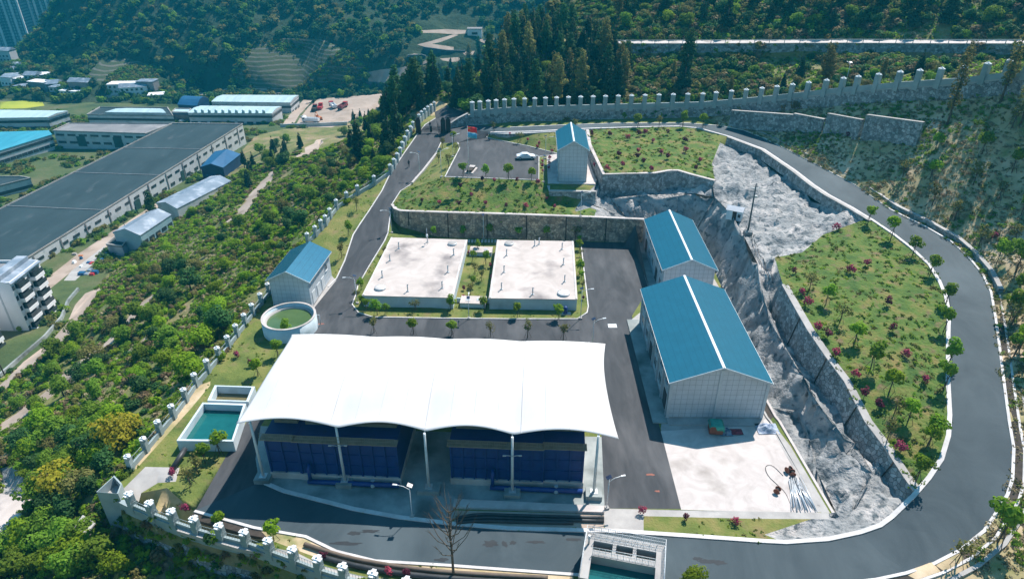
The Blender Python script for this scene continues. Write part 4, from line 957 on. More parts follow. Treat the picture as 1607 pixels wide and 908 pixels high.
factory('white factory with pale roof standing at the foot of the terraced hill', [(332,159.5),(455,161),(468,149.5),(350,149)], -43, -51, M_FPALE, rows=((0,11,4.6,5,1.4),(1,4,4.6,4.4,1.4),(1,3,1,4,1.6)), rise=.9)
factory('open blue shed with arched roof between the white factories', [(279,164),(309,166),(327,155),(299,153.5)], -43, -50, M_FBLUE, M_FBLUEW, rise=3, ridge_along=0)
factory('small blue block linking two white factories', [(270,177),(296,177.5),(300,172),(276,171.5)], -41.5, -47, M_FPALE, M_FBLUEW, rows=((0,1,1.5,9,3),), name='link_block', cat='shed')
factory('long white factory with pale blue roof at the left edge of the valley', [(-60,186),(74,184),(106,174),(-30,172)], -41, -49, M_FPALE, rows=((0,14,5,5,1.4),(0,14,1,5,1.8),(1,5,5,4.4,1.4),(1,3,1,4,1.8)), rise=.6)
factory('factory with a bright turquoise roof at the left edge', [(-60,262),(-1,241.5),(82,211.5),(71,205.5)][0:0] or [(-70,258),(81,211),(72,205),(-60,209)], -37.5, -44, M_FTURQ, rows=((0,18,3.9,2.6,1.3),(0,16,.7,2.6,1.5)), rise=1.1, ridge_along=0)
factory('small white building with dark roof at the left edge beside the weedy lot', [(-40,303),(48,281),(33,278.5),(-50,279)], -37, -42, M_FDARK, rows=((0,7,1.5,3,1.3),), name='workshop', cat='workshop')
factory('blue steel shed with a curved roof below the long dark roof', [(315,262),(350,263),(377,242),(337,238)], -31.5, -38, M_FBLUE, M_FBLUEW, rise=1.6, ridge_along=1, name='shed', cat='shed', doors=((0,.4,4,3.4),), doorm=M_FBLUE)
factory('slate blue gabled shed nearest the flats with a pale wall', [(178,364),(220,369),(268,337),(231,333)], -29.5, -37, M_FSLATE, mat('pale_blue_wall', [(.22,.36,.42),(.30,.45,.50)], rough=.8, scale=.3), rise=1.8, ridge_along=1, name='shed', cat='shed', rows=((1,5,4,2.4,1.2),))
factory('long slate blue roofed shed behind the nearer gabled one', [(246,318),(278,327),(362,284),(330,277)], -30, -37, M_FSLATE, rise=1.3, ridge_along=1, name='shed', cat='shed')
factory('low dark flat roofed hut in front of the slate blue shed', [(168,385),(192,388),(206,372),(184,370)], -33, -36.5, M_FDARK, M_FSLATE, name='hut', cat='hut')
factory('tiny concrete pump hut on the left slope below the fence corner', [(83,862),(100,869),(117,852),(101,843)], -7.5, -10, M_CONC, M_CONC, name='hut', cat='hut', parapet=0)
factory('small concrete valve hut directly outside the corner of the fence', [(119,828),(136,837),(147,822),(131,811)], -4.5, -8, M_CONC, M_CONC, name='hut', cat='hut', parapet=0)
# blocks of flats
M_FLATW = mat('flats_wall', [(.74,.75,.77),(.82,.83,.85)], rough=.8, scale=.2)
def flats(label, x0, y0, x1, y1, zg, floors, bays, rz=0):
    o = thing('apartment_block', label, 'flats', (x1, y0, zg), rz, group='blocks of flats below the slope'); Wd = x1-x0; D = y1-y0; h = floors*2.95
    MB().box(-Wd,0,-3,0,D,h).build('wall', M_FLATW, o)
    pw = MB(); 
    for a in ((-Wd,0,-Wd+.25,D),(-.25,0,0,D),(-Wd+.25,0,-.25,.25),(-Wd+.25,D-.25,-.25,D)): pw.box(a[0],a[1],h+.003,a[2],a[3],h+.8)
    pw.build('parapet', M_FLATW, o); MB().box(-Wd+.26,.26,h+.002,-.26,D-.26,h+.1).build('roof', M_FGREY, o)
    MB().box(-5,.3,h+.1,-2.2,D-.3,h+2.2).build('roof_room', M_FSLATE, o)
    MB().add([(-2.2,-.2,h+.9),(.5,-.2,h+.3),(.5,D+.2,h+.3),(-2.2,D+.2,h+.9),(-2.2,-.2,h+1.05),(.5,-.2,h+.45),(.5,D+.2,h+.45),(-2.2,D+.2,h+1.05)],[(0,1,2,3),(4,7,6,5),(0,4,5,1),(1,5,6,2),(2,6,7,3),(3,7,4,0)]).build('roof_canopy', M_FSLATE, o)
    for b in range(bays):
        yc = D*(b+.5)/bays
        for f in range(floors):
            z = f*2.95
            bal = MB().box(.003,yc-1.9,z+.25,1.35,yc+1.9,z+1.25).build('balcony', M_FLATW, o)
            MB().box(.003,yc-1.7,z+1.3,.5,yc+1.7,z+2.65).box(.003,yc-1.7,z+1.28,1.25,yc-1.62,z+2.6).box(1.2,yc-1.85,z+1.28,1.27,yc+1.85,z+2.5).build('balcony_glass', M_WIND, bal)
            MB().box(.003,yc-2.9,z+1.2,.09,yc-2.2,z+2.4).build('window', M_WIND, o)
    for k in range(3): MB().box(-4-k*4,-.12,-1,-3.6-k*4,-.003,h).build('wall_joint', M_TRIM, o)
    return o
flats('white block of flats with two rows of balconies behind the nearest one', -170, 148.9, -125.6, 161, -34.5, 5, 2)
flats('white block of flats cut by the left edge of the picture', -170, 131.5, -128.2, 143, -34.5, 5, 2)
# high-rise towers far off
M_TOWER = grid_mat('tower_facade', (.46,.52,.56), (.12,.17,.20), 2.6, 2.6, 3.0, lw=1.35, rough=.7)
for k, (u, v, y, wx, lb) in enumerate(((-6,70,760,20,'leftmost pale high rise tower in the top left corner'), (27,56,770,22,'pale high rise tower with a clear grid of windows behind the hill'), (52,40,790,17,'slim shaded tower rising behind the hill shoulder'), (74,24,800,18,'rightmost of the high rise towers behind the hill'))):
    p = WY(u, v, y); t = thing('high_rise_tower', lb, 'tower block', (p.x, p.y, -95), R(6), group='high rise towers in the top left corner')
    MB().box(-wx/2,0,0,wx/2,18,150).build('facade', M_TOWER, t)
    for x in (-wx/2, -wx/6, wx/6, wx/2): MB().box(x-.9,-1.2,0,x+.9,-.01,151).build('rib', M_FLATW, t)
    MB().box(-wx/2-.5,-.3,150.01,wx/2+.5,18.5,152).build('roof', M_FGREY, t)
# village
vr = random.Random(5); ORDV = 'first second third fourth fifth sixth seventh eighth ninth tenth eleventh twelfth thirteenth fourteenth fifteenth sixteenth seventeenth eighteenth'.split()
vil = [(8,118),(22,126),(30,138),(50,132),(14,142),(62,150),(84,146),(96,152),(112,158),(128,150),(36,150),(192,148),(212,152),(232,150),(246,158),(10,98),(22,108),(60,126)]
vcol = [M_FLATW, M_FGREY, M_FSLATE, M_FWALL]
for i, (u, v) in enumerate(vil):
    g = G(u, v); w = vr.uniform(8, 15); d = vr.uniform(7, 9); h = vr.choice([3.5,6.2,6.5,9])
    if u in (192, 212): w = 17; h = 6.4
    o = thing('village_house', None, None, tuple(g), vr.uniform(-.35,.35))
    MB().box(-w/2,0,-3,w/2,d,h).build('wall', vcol[i % 4], o)
    if i % 3: MB().box(-w/2-.3,-.3,h+.003,w/2+.3,d+.3,h+.3).build('roof', vcol[(i+1) % 3], o)
    else: MB().add([(-w/2-.4,-.4,h),(w/2+.4,-.4,h),(w/2+.4,d+.4,h),(-w/2-.4,d+.4,h),(-w/2-.4,d/2,h+2),(w/2+.4,d/2,h+2)],[(0,1,5,4),(2,3,4,5),(0,4,3),(1,2,5),(0,3,2,1)]).build('roof', M_FSLATE, o)
    for k in range(int(w/3)):
        for z in ([1.2, 4.1] if h > 5 else [1.2]): MB().box(-w/2+1+k*3,-.12,z,-w/2+2.4+k*3,-.005,z+1.3).build('window', M_WIND, o)
    if u == 192: lb = 'white two storey house with a row of windows below the terraced fields'
    elif u == 212: lb = 'white house joined behind the two storey house under the terraces'
    else:
        lb = '%s village house, number %s from the left below the far hill' % (['white','grey','slate blue','pale'][i % 4], sorted(q[0] for q in vil).index(u)+1); lb = lb.replace('number '+str(sorted(q[0] for q in vil).index(u)+1), ORDV[sorted(q[0] for q in vil).index(u)]) 
    tag(o, lb, 'house', 'houses of the far village')
# building on the far dirt terrace
g = G(745, 58); o = thing('site_hut', 'white hut at the right end of the far dirt terrace', 'hut', tuple(g)); MB().box(-5,0,-2,5,6,5).build('wall', M_FLATW, o); MB().box(-5.3,-.3,5.003,5.3,6.3,5.4).build('roof', M_FGREY, o); MB().box(-2,-.1,1.5,2,-.004,3).build('window', M_WIND, o)
# embankment walls under the far terraces, their shade painted in as dark colour
for (pts_, h, lb) in (([(574,131),(600,132),(628,131)], 11, 'shaded embankment wall below the lower far dirt platform'), ([(640,89),(662,88),(668,90)], 15, 'shaded embankment wall below the small upper dirt platform'), ([(664,76),(700,81),(730,82)], 12, 'shaded embankment below the zigzag dirt road')):
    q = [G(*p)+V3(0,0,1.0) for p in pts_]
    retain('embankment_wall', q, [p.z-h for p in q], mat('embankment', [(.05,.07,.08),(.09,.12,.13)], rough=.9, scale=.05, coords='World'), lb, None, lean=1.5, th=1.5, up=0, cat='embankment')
# lorries and cars on the dirt yard
M_RED = mat('red_paint', [(.35,.02,.03),(.45,.035,.045)], rough=.45, scale=.5); M_DRED = mat('dark_red_paint', [(.16,.03,.04),(.22,.04,.05)], rough=.5, scale=.5)
M_ORAN = mat('orange_paint', [(.45,.13,.03),(.55,.18,.05)], rough=.5, scale=.5); M_TYRE = mat('tyre', [(.012,.012,.013),(.025,.025,.026)], rough=.9, scale=5)
M_CARW = mat('car_white', [(.72,.74,.76),(.78,.80,.82)], rough=.25, scale=.5, spec=.6)
def wheel(par, x, y, r, w):
    t = MB().tube([(x-w/2,y,r),(x+w/2,y,r)], r, 14).build('wheel', M_TYRE, par); MB().tube([(x-w/2-.01,y,r),(x+w/2+.01,y,r)], r*.55, 10).build('rim', M_METAL, t); return t
def lorry(label, u, v, rz, cab, box, group='lorries on the dirt yard'):
    g = G(u, v); o = thing('lorry', label, 'lorry', tuple(g), rz, group)
    MB().box(-1.3,-4.6,.7,1.3,3.0,1.0).build('chassis', M_DARK, o)
    cb = MB().box(-1.25,3.05,.6,1.25,5.1,3.0); cb.build('cab', cab, o); MB().box(-1.1,5.103,1.8,1.1,5.16,2.7).box(-1.28,3.5,1.8,-1.253,4.7,2.6).box(1.253,3.5,1.8,1.28,4.7,2.6).build('windscreen', M_WIND, o)
    b = MB(); b.box(-1.3,-4.6,1.003,-1.2,3,2.6).box(1.2,-4.6,1.003,1.3,3,2.6).box(-1.2,-4.6,1.003,1.2,-4.5,2.6).box(-1.2,2.9,1.003,1.2,3,2.6).box(-1.2,-4.5,1.003,1.2,2.9,1.5); b.build('tipper_body', box, o)
    for x in (-1.15, 1.15):
        for y in (-3.6,-2.4,3.9): wheel(o, x, y, .5, .35)
    return o
lorry('bright red tipper lorry in the middle of the dirt yard', 503, 172, R(8), M_RED, M_RED)
lorry('dark tipper lorry beside the bright red one', 494, 174, R(8), M_DRED, M_DARK)
lorry('tipper lorry with pale load right of the bright red one', 523, 169, R(28), M_RED, M_FLATW)
lorry('dark red lorry furthest right on the dirt yard', 538, 170, R(-12), M_RED, M_DRED)
lorry('white lorry near the yard boundary wall', 489, 192, R(80), M_CARW, M_CARW)
def digger(label, u, v):
    g = G(u, v); o = thing('excavator', label, 'excavator', tuple(g), R(40))
    MB().box(-1.4,-1.8,0,-.8,1.8,.8).build('track', M_TYRE, o); MB().box(.8,-1.8,0,1.4,1.8,.8).build('track', M_TYRE, o)
    MB().box(-1.2,-1.9,.85,1.2,1.3,2.1).box(-1.2,.2,2.1,-.1,1.3,3).build('body', M_ORAN, o); MB().tube([(.4,1,1.8),(.4,3.4,4),(.4,5.4,2.6),(.4,5.6,1)], [.25,.22,.18,.15], 6).build('arm', M_ORAN, o)
digger('orange excavator parked on the dirt yard', 501, 189)
def car(label, loc, rz, paint, group=None):
    o = thing('parked_car', label, 'car', tuple(loc), rz, group)
    prof = [(-2.3,.35),(-2.3,.75),(-2.15,.95),(-1.55,1.05),(-.95,1.42),(.35,1.46),(1.05,1.02),(2.0,.88),(2.3,.65),(2.3,.35)]
    def body(pr, hw, name, m, par, tw=1.):
        b = MB(); n = len(pr)
        for x in (-hw, hw):
            for y, z in pr: k = tw if z > 1.1 else 1; b.v.append((x*k, y, z))
        b.f = [tuple(range(n)), tuple(range(n, 2*n))[::-1]]+[(i,(i+1)%n,n+(i+1)%n,n+i) for i in range(n)]; b.sm = [False]*len(b.f); ob = b.build(name, m, par)
        bv = ob.modifiers.new('bevel', 'BEVEL'); bv.width = .07; bv.segments = 2; return ob
    body(prof, .88, 'body', paint, o, .82)
    body([(-1.5,1.07),(-.93,1.36),(.33,1.40),(.98,1.04),(.9,1.0),(-1.4,1.0)], .87, 'window_band', M_WIND, o, .86)
    MB().box(-.62,-.95,1.44,.62,.33,1.475).build('roof', paint, o)
    for x in (-.8, .8):
        for y in (-1.4, 1.42): wheel(o, x, y, .33, .22)
        MB().box(x-.14 if x > 0 else x-.06,2.22,.62,x+.06 if x > 0 else x+.14,2.33,.78).build('headlight', M_CARW, o); MB().box(x-.14,-2.33,.7,x+.1,-2.24,.85).build('tail_light', M_RED, o)
    return o
c_ = W(825,249,9.53); car('white saloon car parked sideways in the upper car park', c_, R(-86), M_CARW)
car('small white car on the dirt track beside the lorries', G(477,185), R(50), M_CARW)
car('white car parked outside the linking blue block of the factories', G(284,192), R(80), M_CARW)
# boundary wall and road of the dirt yard
q = [G(440,200), G(500,198), G(545,196)]; q = [p+V3(0,0,1.8) for p in q]
retain('boundary_wall', q, [p.z-1.8 for p in q], M_FWALL, 'pale boundary wall along the near side of the dirt yard', None, lean=.05, th=.4, up=0, cat='wall')
q = [G(188,398), G(160,412), G(150,432)]
# ------------------------------------------------------------------ vegetation
def foliage(name, cols, transl=.35, rand=.25, scale=.5):
    return mat(name, cols, rough=.75, scale=scale, rand=rand, transl=transl, spec=.15)
M_LEAF = foliage('leaf_green', [(.11,.22,.02),(.23,.35,.035)], .5); M_LEAFD = foliage('leaf_dark', [(.030,.09,.026),(.075,.16,.04)], .35)
M_LEAFL = foliage('leaf_lime', [(.18,.31,.015),(.31,.43,.025)], .55); M_LEAFY = foliage('leaf_yellow', [(.30,.29,.02),(.46,.40,.04)], .5)
M_LEAFO = foliage('leaf_olive', [(.14,.16,.04),(.26,.22,.075)], .45); M_LEAFB = foliage('leaf_brown', [(.17,.13,.06),(.30,.22,.12)], .35)
M_LEAFP = foliage('leaf_pink', [(.25,.03,.07),(.42,.07,.14)], .3); M_LEAFR = foliage('leaf_maroon', [(.08,.015,.03),(.16,.03,.05)], .25)
M_CONIF = foliage('needle_dark', [(.014,.045,.022),(.036,.078,.03)], .2, .2); M_CONIFL = foliage('needle_mid', [(.04,.085,.025),(.09,.13,.04)], .3)
M_DRY = foliage('dry_blade', [(.26,.21,.12),(.42,.35,.22)], .3)
M_GRASSB = foliage('grass_blade', [(.08,.15,.016),(.16,.22,.03)], .4, .35)
def leafcloud(r, blobs, n, size, flat=.6, up=.5):
    """n leaf faces scattered through ellipsoid clumps blobs = [(cx,cy,cz,rx,ry,rz)]"""
    tot = sum(b[3]*b[4]*b[5] for b in blobs); vs = []; fs = []
    for b in blobs:
        k = max(4, int(n*(b[3]*b[4]*b[5])/tot))
        for _ in range(k):
            while True:
                x, y, z = r.uniform(-1,1), r.uniform(-1,1), r.uniform(-1,1); d = x*x+y*y+z*z
                if .12 < d < 1: break
            s = (1/math.sqrt(d))**.45 if d > .02 else 1
            x, y, z = x*s, y*s, z*s; p = Vector((b[0]+x*b[3], b[1]+y*b[4], b[2]+z*b[5]))
            nrm = Vector((x+r.uniform(-.6,.6), y+r.uniform(-.6,.6), z*flat+up+r.uniform(-.4,.4))).normalized()
            a = nrm.orthogonal().normalized(); bb = nrm.cross(a); th = r.uniform(0, 6.28); c, sn = math.cos(th), math.sin(th)
            a, bb = a*c+bb*sn, bb*c-a*sn; q = size*r.uniform(.6, 1.35); i = len(vs)
            vs += [tuple(p+a*q*.5+bb*q*.06), tuple(p+bb*q*.5), tuple(p-a*q*.5), tuple(p-bb*q*.42)]; fs.append((i, i+1, i+2, i+3))
    return vs, fs
def cloud_mesh(name, m, r, blobs, n, size, **k):
    v, f = leafcloud(r, blobs, n, size, **k); me = bpy.data.meshes.new(name); me.from_pydata(v, [], f); me.materials.append(m); return me
def blobs_round(r, R_, H, z0, k):                         # rounded crown of clumps
    out = []
    for _ in range(k):
        a = r.uniform(0, 6.28); d = R_*r.uniform(.15, .72); z = z0+H*r.uniform(.2, .85); s = R_*r.uniform(.32, .52)
        out.append((math.cos(a)*d, math.sin(a)*d, z, s, s, s*.75))
    out.append((0, 0, z0+H*.55, R_*.6, R_*.6, H*.4)); return out
def trunk_mesh(r, h, rad, limbs=4, spread=1., name='trunk', props=False):
    mb = MB(); x, y = r.uniform(-.08,.08)*h, r.uniform(-.08,.08)*h
    mb.tube([(0,0,-.5),(x*.3,y*.3,h*.5),(x,y,h)], [rad*1.25, rad*.85, rad*.35], 6)
    for k in range(limbs):
        a = 6.28*k/limbs+r.uniform(-.5,.5); z = h*r.uniform(.45,.8); L = spread*r.uniform(.7,1.1)
        mb.tube([(x*.5,y*.5,z),(math.cos(a)*L*.5,math.sin(a)*L*.5,z+L*.45),(math.cos(a)*L,math.sin(a)*L,z+L*.7)], [rad*.5, rad*.35, rad*.12], 4)
    if props:
        for k in range(3):
            a = 2.1*k+.4; mb.tube([(math.cos(a)*.7,math.sin(a)*.7,-.1),(0,0,h*.62)], .03, 3)
    me = mb.mesh(name); me.materials.append(M_TRUNK); return me
KINDS = {}
def kind(key, name, m, nvar, make):
    KINDS[key] = (name, m, [make(random.Random(100*len(KINDS)+i), m) for i in range(nvar)])
def mk_round(R_, H, z0, n, size, th, rad, k=7, limbs=5, props=False):
    def f(r, m):
        return (trunk_mesh(r, th, rad, limbs, R_*.6, props=props), cloud_mesh('crown', m, r, blobs_round(r, R_, H, z0, k), n, size))
    return f
def mk_conifer(R_, H, n, size, z0=.8, tiers=9):
    def f(r, m):
        b = []
        for t in range(tiers):
            q = t/(tiers-1); rr = R_*(1-q)**.8+.15; z = z0+(H-z0)*q
            for k in range(5 if q < .8 else 2):
                a = r.uniform(0, 6.28); d = rr*.5; b.append((math.cos(a)*d, math.sin(a)*d, z, rr*.55, rr*.55, H/tiers*.55))
        return (trunk_mesh(r, H*.9, R_*.09+.05, 0), cloud_mesh('crown', m, r, b, n, size, flat=.2, up=.2))
    return f
def mk_tall(R_, H, n, size):                              # tall bare-stemmed cedar with layered crown
    def f(r, m):
        b = []
        for t in range(11):
            q = t/10; rr = R_*(.55+.5*math.sin(q*2.6))*(1-q*.6); z = H*.28+H*.7*q; a = r.uniform(0, 6.28); d = rr*r.uniform(.2,.7)
            b.append((math.cos(a)*d, math.sin(a)*d, z, rr*.7, rr*.7, H*.055)); b.append((-math.cos(a)*d*.8, -math.sin(a)*d*.8, z+.3, rr*.6, rr*.6, H*.05))
        return (trunk_mesh(r, H*.95, .16, 6, R_*.7), cloud_mesh('crown', m, r, b, n, size))
    return f
def mk_bare(r, m):
    mb = MB(); mb.tube([(0,0,-.5),(.1,0,3),(0,.1,6),(.1,0,8.6)], [.14,.11,.07,.02], 6)
    tw = MB()
    for k in range(26):
        z = 2.6+k*.21; a = k*2.4; L = 2.4*(1-(z-2.6)/8)+.4; p1 = Vector((math.cos(a)*L*.5, math.sin(a)*L*.5, z+L*.55)); p2 = Vector((math.cos(a)*L*.85, math.sin(a)*L*.85, z+L*1.3))
        tw.tube([(0,0,z), p1, p2], [.05,.035,.012], 4, False)
        for j in range(4):
            b = a+r.uniform(-1,1); q = p1.lerp(p2, r.uniform(0,.9)); tw.tube([q, q+Vector((math.cos(b)*.5, math.sin(b)*.5, .7))], [.018,.007], 3, False)
    a = mb.mesh('trunk'); a.materials.append(M_TRUNK); c = tw.mesh('crown'); c.materials.append(M_TRUNK); return (a, c)
M_LEAFN = foliage('leaf_fresh', [(.16,.30,.02),(.28,.42,.04)], .6)
kind('young', 'young_tree', M_LEAFN, 4, mk_round(1.15, 1.9, 1.5, 420, .30, 2.5, .06, 7, 4, True))
kind('youngl', 'young_tree', M_LEAFL, 3, mk_round(1.15, 1.8, 1.5, 400, .30, 2.5, .06, 7, 4, True))
kind('youngo', 'young_tree', M_LEAFO, 3, mk_round(1.1, 1.9, 1.3, 190, .24, 2.7, .06, 8, 6, True))
kind('pink', 'flowering_shrub', M_LEAFP, 3, mk_round(.62, 1.0, .25, 170, .20, .7, .03, 5, 4))
kind('maroon', 'flowering_shrub', M_LEAFR, 3, mk_round(.6, 1.1, .25, 170, .20, .7, .03, 5, 4))
kind('broad', 'broadleaf_tree', M_LEAF, 4, mk_round(2.9, 3.8, 1.0, 1500, .42, 3.4, .16, 11, 5))
kind('lime', 'broadleaf_tree', M_LEAFL, 3, mk_round(2.8, 3.3, .8, 1400, .40, 3.0, .15, 11, 5))
kind('yellow', 'yellow_tree', M_LEAFY, 3, mk_round(3.0, 3.0, .9, 1300, .38, 3.0, .15, 12, 5))
kind('olive', 'broadleaf_tree', M_LEAFO, 3, mk_round(2.6, 3.4, .8, 1000, .36, 3.2, .14, 10, 6))
kind('dark', 'broadleaf_tree', M_LEAFD, 3, mk_round(2.7, 4.2, .8, 1500, .42, 3.6, .16, 10, 5))
kind('cypress', 'cypress', M_CONIF, 3, mk_conifer(1.25, 6.2, 1100, .38))
kind('conifer', 'conifer', M_CONIF, 4, mk_conifer(2.4, 10.5, 1900, .50))
kind('conifm', 'conifer', M_CONIFL, 3, mk_conifer(2.5, 10, 1800, .50))
kind('tall', 'tall_cedar', M_LEAFO, 3, mk_tall(3.0, 13, 1700, .45))
kind('talld', 'tall_cedar', M_LEAFD, 3, mk_tall(3.0, 13, 2100, .5))
kind('airy', 'tall_cedar', M_LEAFO, 2, mk_tall(2.0, 12, 620, .38))
kind('bare', 'bare_tree', M_TRUNK, 1, mk_bare)
tr_ = random.Random(11); cnt = 0
def plant(key, p, s, label, cat, group=None, sz=None):
    nm, m, vs = KINDS[key]; tk, cr = vs[tr_.randrange(len(vs))]
    o = thing(nm, label, cat, tuple(p), tr_.uniform(0, 6.28), group); o.scale = (s, s, (sz or s)*tr_.uniform(.92, 1.1))
    link('trunk', tk, None, o); link('crown', cr, None, o); return o
ORD = ['first','second','third','fourth','fifth','sixth','seventh','eighth','ninth','tenth','eleventh','twelfth','thirteenth','fourteenth','fifteenth','sixteenth','seventeenth','eighteenth','nineteenth','twentieth']
ORD += ['twenty '+q for q in ORD[:9]]+['thirtieth']+['thirty '+q for q in ORD[:9]]+['fortieth']+['forty '+q for q in ORD[:9]]
def row(keys, pts, s, tmpl, cat, group, z=None, order=True):
    for i, q in enumerate(pts):
        k = keys[i % len(keys)] if not (len(q) > 2 and isinstance(q[2], str)) else q[2]
        p = G(q[0], q[1]) if z is None else W(q[0], q[1], z); p = V3(p.x, p.y, Zg(p.x, p.y)-.05)
        col = {'young':'green','youngl':'lime green','youngo':'sparse olive','pink':'pink','maroon':'dark red'}.get(k, '')
        plant(k, p, s*tr_.uniform(.85,1.12), tmpl.format(o=ORD[i], c=col), cat, group)
# pixel positions are those of the stems
row(['youngo','youngl','youngl','youngo','youngo'], [(587,522),(649,524),(709,526),(770,528),(828,530),(884,533,'youngo')], 1., '{c} young tree, {o} from the left along the rear edge of the canopy', 'young tree', 'young trees behind the canopy')
row(['young','youngo'], [(592,494,'young'),(652,488),(707,488),(760,488,'youngl'),(812,498,'youngl'),(876,501,'youngl')], .95, '{c} young tree, {o} from the left before the flat tanks', 'young tree', 'young trees in front of the flat tanks')
row(['youngl'], [(680,374,'young'),(728,372,'young'),(767,372,'young'),(813,374,'youngl'),(858,374,'youngl'),(903,374,'youngo'),(909,392,'youngl'),(910,430,'youngl')], .95, '{c} young tree, {o} from the left at the brown wall foot', 'young tree', 'young trees by the brown wall')
row(['young'], [(727,278),(763,282),(798,282,'youngl'),(834,283,'youngl')], 1.05, '{c} young tree, {o} from the left along the near car park edge', 'young tree', 'young trees along the car park')
row(['youngo'], [(695,232),(712,222,'youngl'),(716,240,'youngo'),(688,256),(704,262)], 1., '{c} young tree, {o} on the strip beside the entrance road', 'young tree', 'young trees on the entrance strip')
row(['youngo'], [(775,208),(816,222),(903,205)], .9, '{c} sapling, {o} from the left behind the car park', 'sapling', 'saplings behind the car park')
row(['youngl','youngo','young'], [(1001,200),(1034,200),(1071,200),(1103,200)], 1.15, '{c} young tree, {o} from the left behind the square lawn', 'young tree', 'young trees behind the square lawn')
row(['youngl'], [(1362,350),(1398,374),(1432,400,'young'),(1460,430,'young'),(1484,478,'young'),(1480,520,'young'),(1486,575,'young'),(1480,610,'young')], 1.25, '{c} young tree, {o} from the top along the inner kerb of the bend', 'young tree', 'young trees along the inner kerb')
row(['young','youngo'], [(1296,478),(1318,505),(1340,540,'youngl'),(1366,580,'young'),(1395,615,'youngl'),(1270,455,'youngo'),(1425,660,'youngl'),(1455,700,'youngl'),(1437,755,'young'),(1392,690,'youngo'),(1403,650,'youngo'),(1460,690,'young')], 1.2, 'staked {c} young tree, {o} from the top on the planted slope', 'young tree', 'staked young trees on the planted slope')
row(['young'], [(450,530,'young'),(436,560,'young'),(405,590,'youngl'),(345,712,'youngl'),(322,726,'young'),(300,762,'youngo'),(310,740,'youngo')], 1.1, '{c} young tree, {o} from the top between round tank and ponds', 'young tree', 'young trees near the ponds')
row(['youngo'], [(560,330),(536,405),(470,343,'youngo'),(548,370,'young'),(430,848,'youngl'),(348,828,'youngl')], 1., '{c} young tree, {o} on the grass beside the left fence', 'young tree', 'young trees beside the left fence')
row(['young','youngo'], [(742,450),(746,430),(742,410),(756,440),(750,395),(738,462),(762,415)], .8, '{c} small tree, {o} in the garden between the flat tanks', 'garden tree', 'garden between the flat tanks')
row(['young'], [(568,480),(575,488),(560,470,'youngo'),(606,492,'young'),(567,455,'youngl'),(604,400,'youngo')], .7, '{c} bush, {o} at the left corner of the left flat tank', 'bush', 'bushes at the tank corner')
row(['youngl','youngo','maroon'], [(909,380),(911,402),(911,414),(912,440),(914,455),(915,470)], .6, '{c} shrub, {o} from the back in the strip right of the flat tanks', 'shrub', 'shrubs right of the flat tanks')
row(['pink','maroon'], [(934,258),(956,215),(986,220),(1002,214),(1012,212),(1048,212),(1024,224),(1075,224),(1001,241),(1000,250),(1037,243),(1047,250),(1076,240),(1072,222),(1098,256),(1092,268),(977,263),(1009,258),(1022,270),(970,246),(952,268),(928,214)], 1.2, '{c} shrub, {o} on the square lawn behind the office', 'flowering shrub', 'pink shrubs on the square lawn')
row(['pink','maroon','pink'], [(1312,362),(1244,430),(1358,418),(1334,428),(1391,480),(1268,482),(1282,520),(1298,530),(1311,560),(1341,592),(1376,640),(1413,710),(1257,463),(1401,520),(1450,600),(1420,560),(1355,625)], 1.25, '{c} shrub, {o} on the planted slope inside the bend', 'flowering shrub', 'pink shrubs on the planted slope')
row(['maroon','pink'], [(757,285),(776,287),(812,286),(845,290),(723,296),(740,310),(662,318),(690,322),(720,324),(762,322),(795,326),(826,325),(858,318),(870,328)], 1., '{c} shrub, {o} on the grass bank below the car park', 'flowering shrub', 'shrubs on the grass bank')
row(['pink'], [(851,256),(851,264),(852,272),(862,250),(862,258),(861,266),(828,222),(843,232),(846,228),(866,240),(790,214),(800,216)], .8, '{c} shrub, {o} edging the car park beside the office', 'flowering shrub', 'pink shrubs edging the car park')
row(['pink','maroon'], [(1009,806),(1075,815),(1153,822)], 1., '{c} shrub, {o} from the left on the grass strip by the bottom road', 'flowering shrub', 'shrubs on the bottom grass strip')
row(['pink','maroon'], [(272,748),(300,808),(372,560),(395,575),(290,800),(508,878),(610,900),(640,905),(727,470),(728,455),(736,400),(770,420),(773,440),(345,838),(1560,375),(1330,216),(1220,195)], 1., 'single {c} shrub, {o} of those scattered around the works', 'flowering shrub', 'single shrubs around the works')
plant('bare', G(712,905)+V3(0,0,-.2), 1.25, 'leafless bare tree standing by the bottom road', 'bare tree')
plant('lime', W(1088,915,0), .55, 'small lime bush on the outer edge of the bottom road', 'bush')
# hand placed larger trees on the left slope
big_ = [('yellow',190,700,1.25,'bright yellow green tree outside the left fence near the ponds'),('yellow',98,772,1.2,'yellow tree with an olive side below the fence corner'),('olive',128,772,.9,'orange brown tree touching the yellow tree'),
 ('lime',320,545,1.1,'lime green spreading tree just outside the left fence'),('lime',345,500,1.,'lime green tree above the spreading one'),('dark',300,455,1.,'very dark round bush halfway down the left slope'),('dark',352,520,1.,'dark tree pressed against the left fence'),('dark',268,428,.9,'dark rounded tree above the dirt scar'),
 ('dark',288,428,.8,'smaller dark tree beside the rounded one'),('cypress',198,520,.9,'dark pointed bush beside the narrow dirt scar'),('talld',247,360,1.,'tall airy tree beside the slate blue sheds'),('olive',148,568,1.1,'dark airy tree beside the footpath in the lower left'),
 ('lime',300,590,1.1,'lime tree outside the fence by the ponds'),('lime',175,665,.8,'small lime tree above the yellow tree')]
for k, u, v, s, lb in big_: plant(k, G(u, v), s, lb, 'tree')
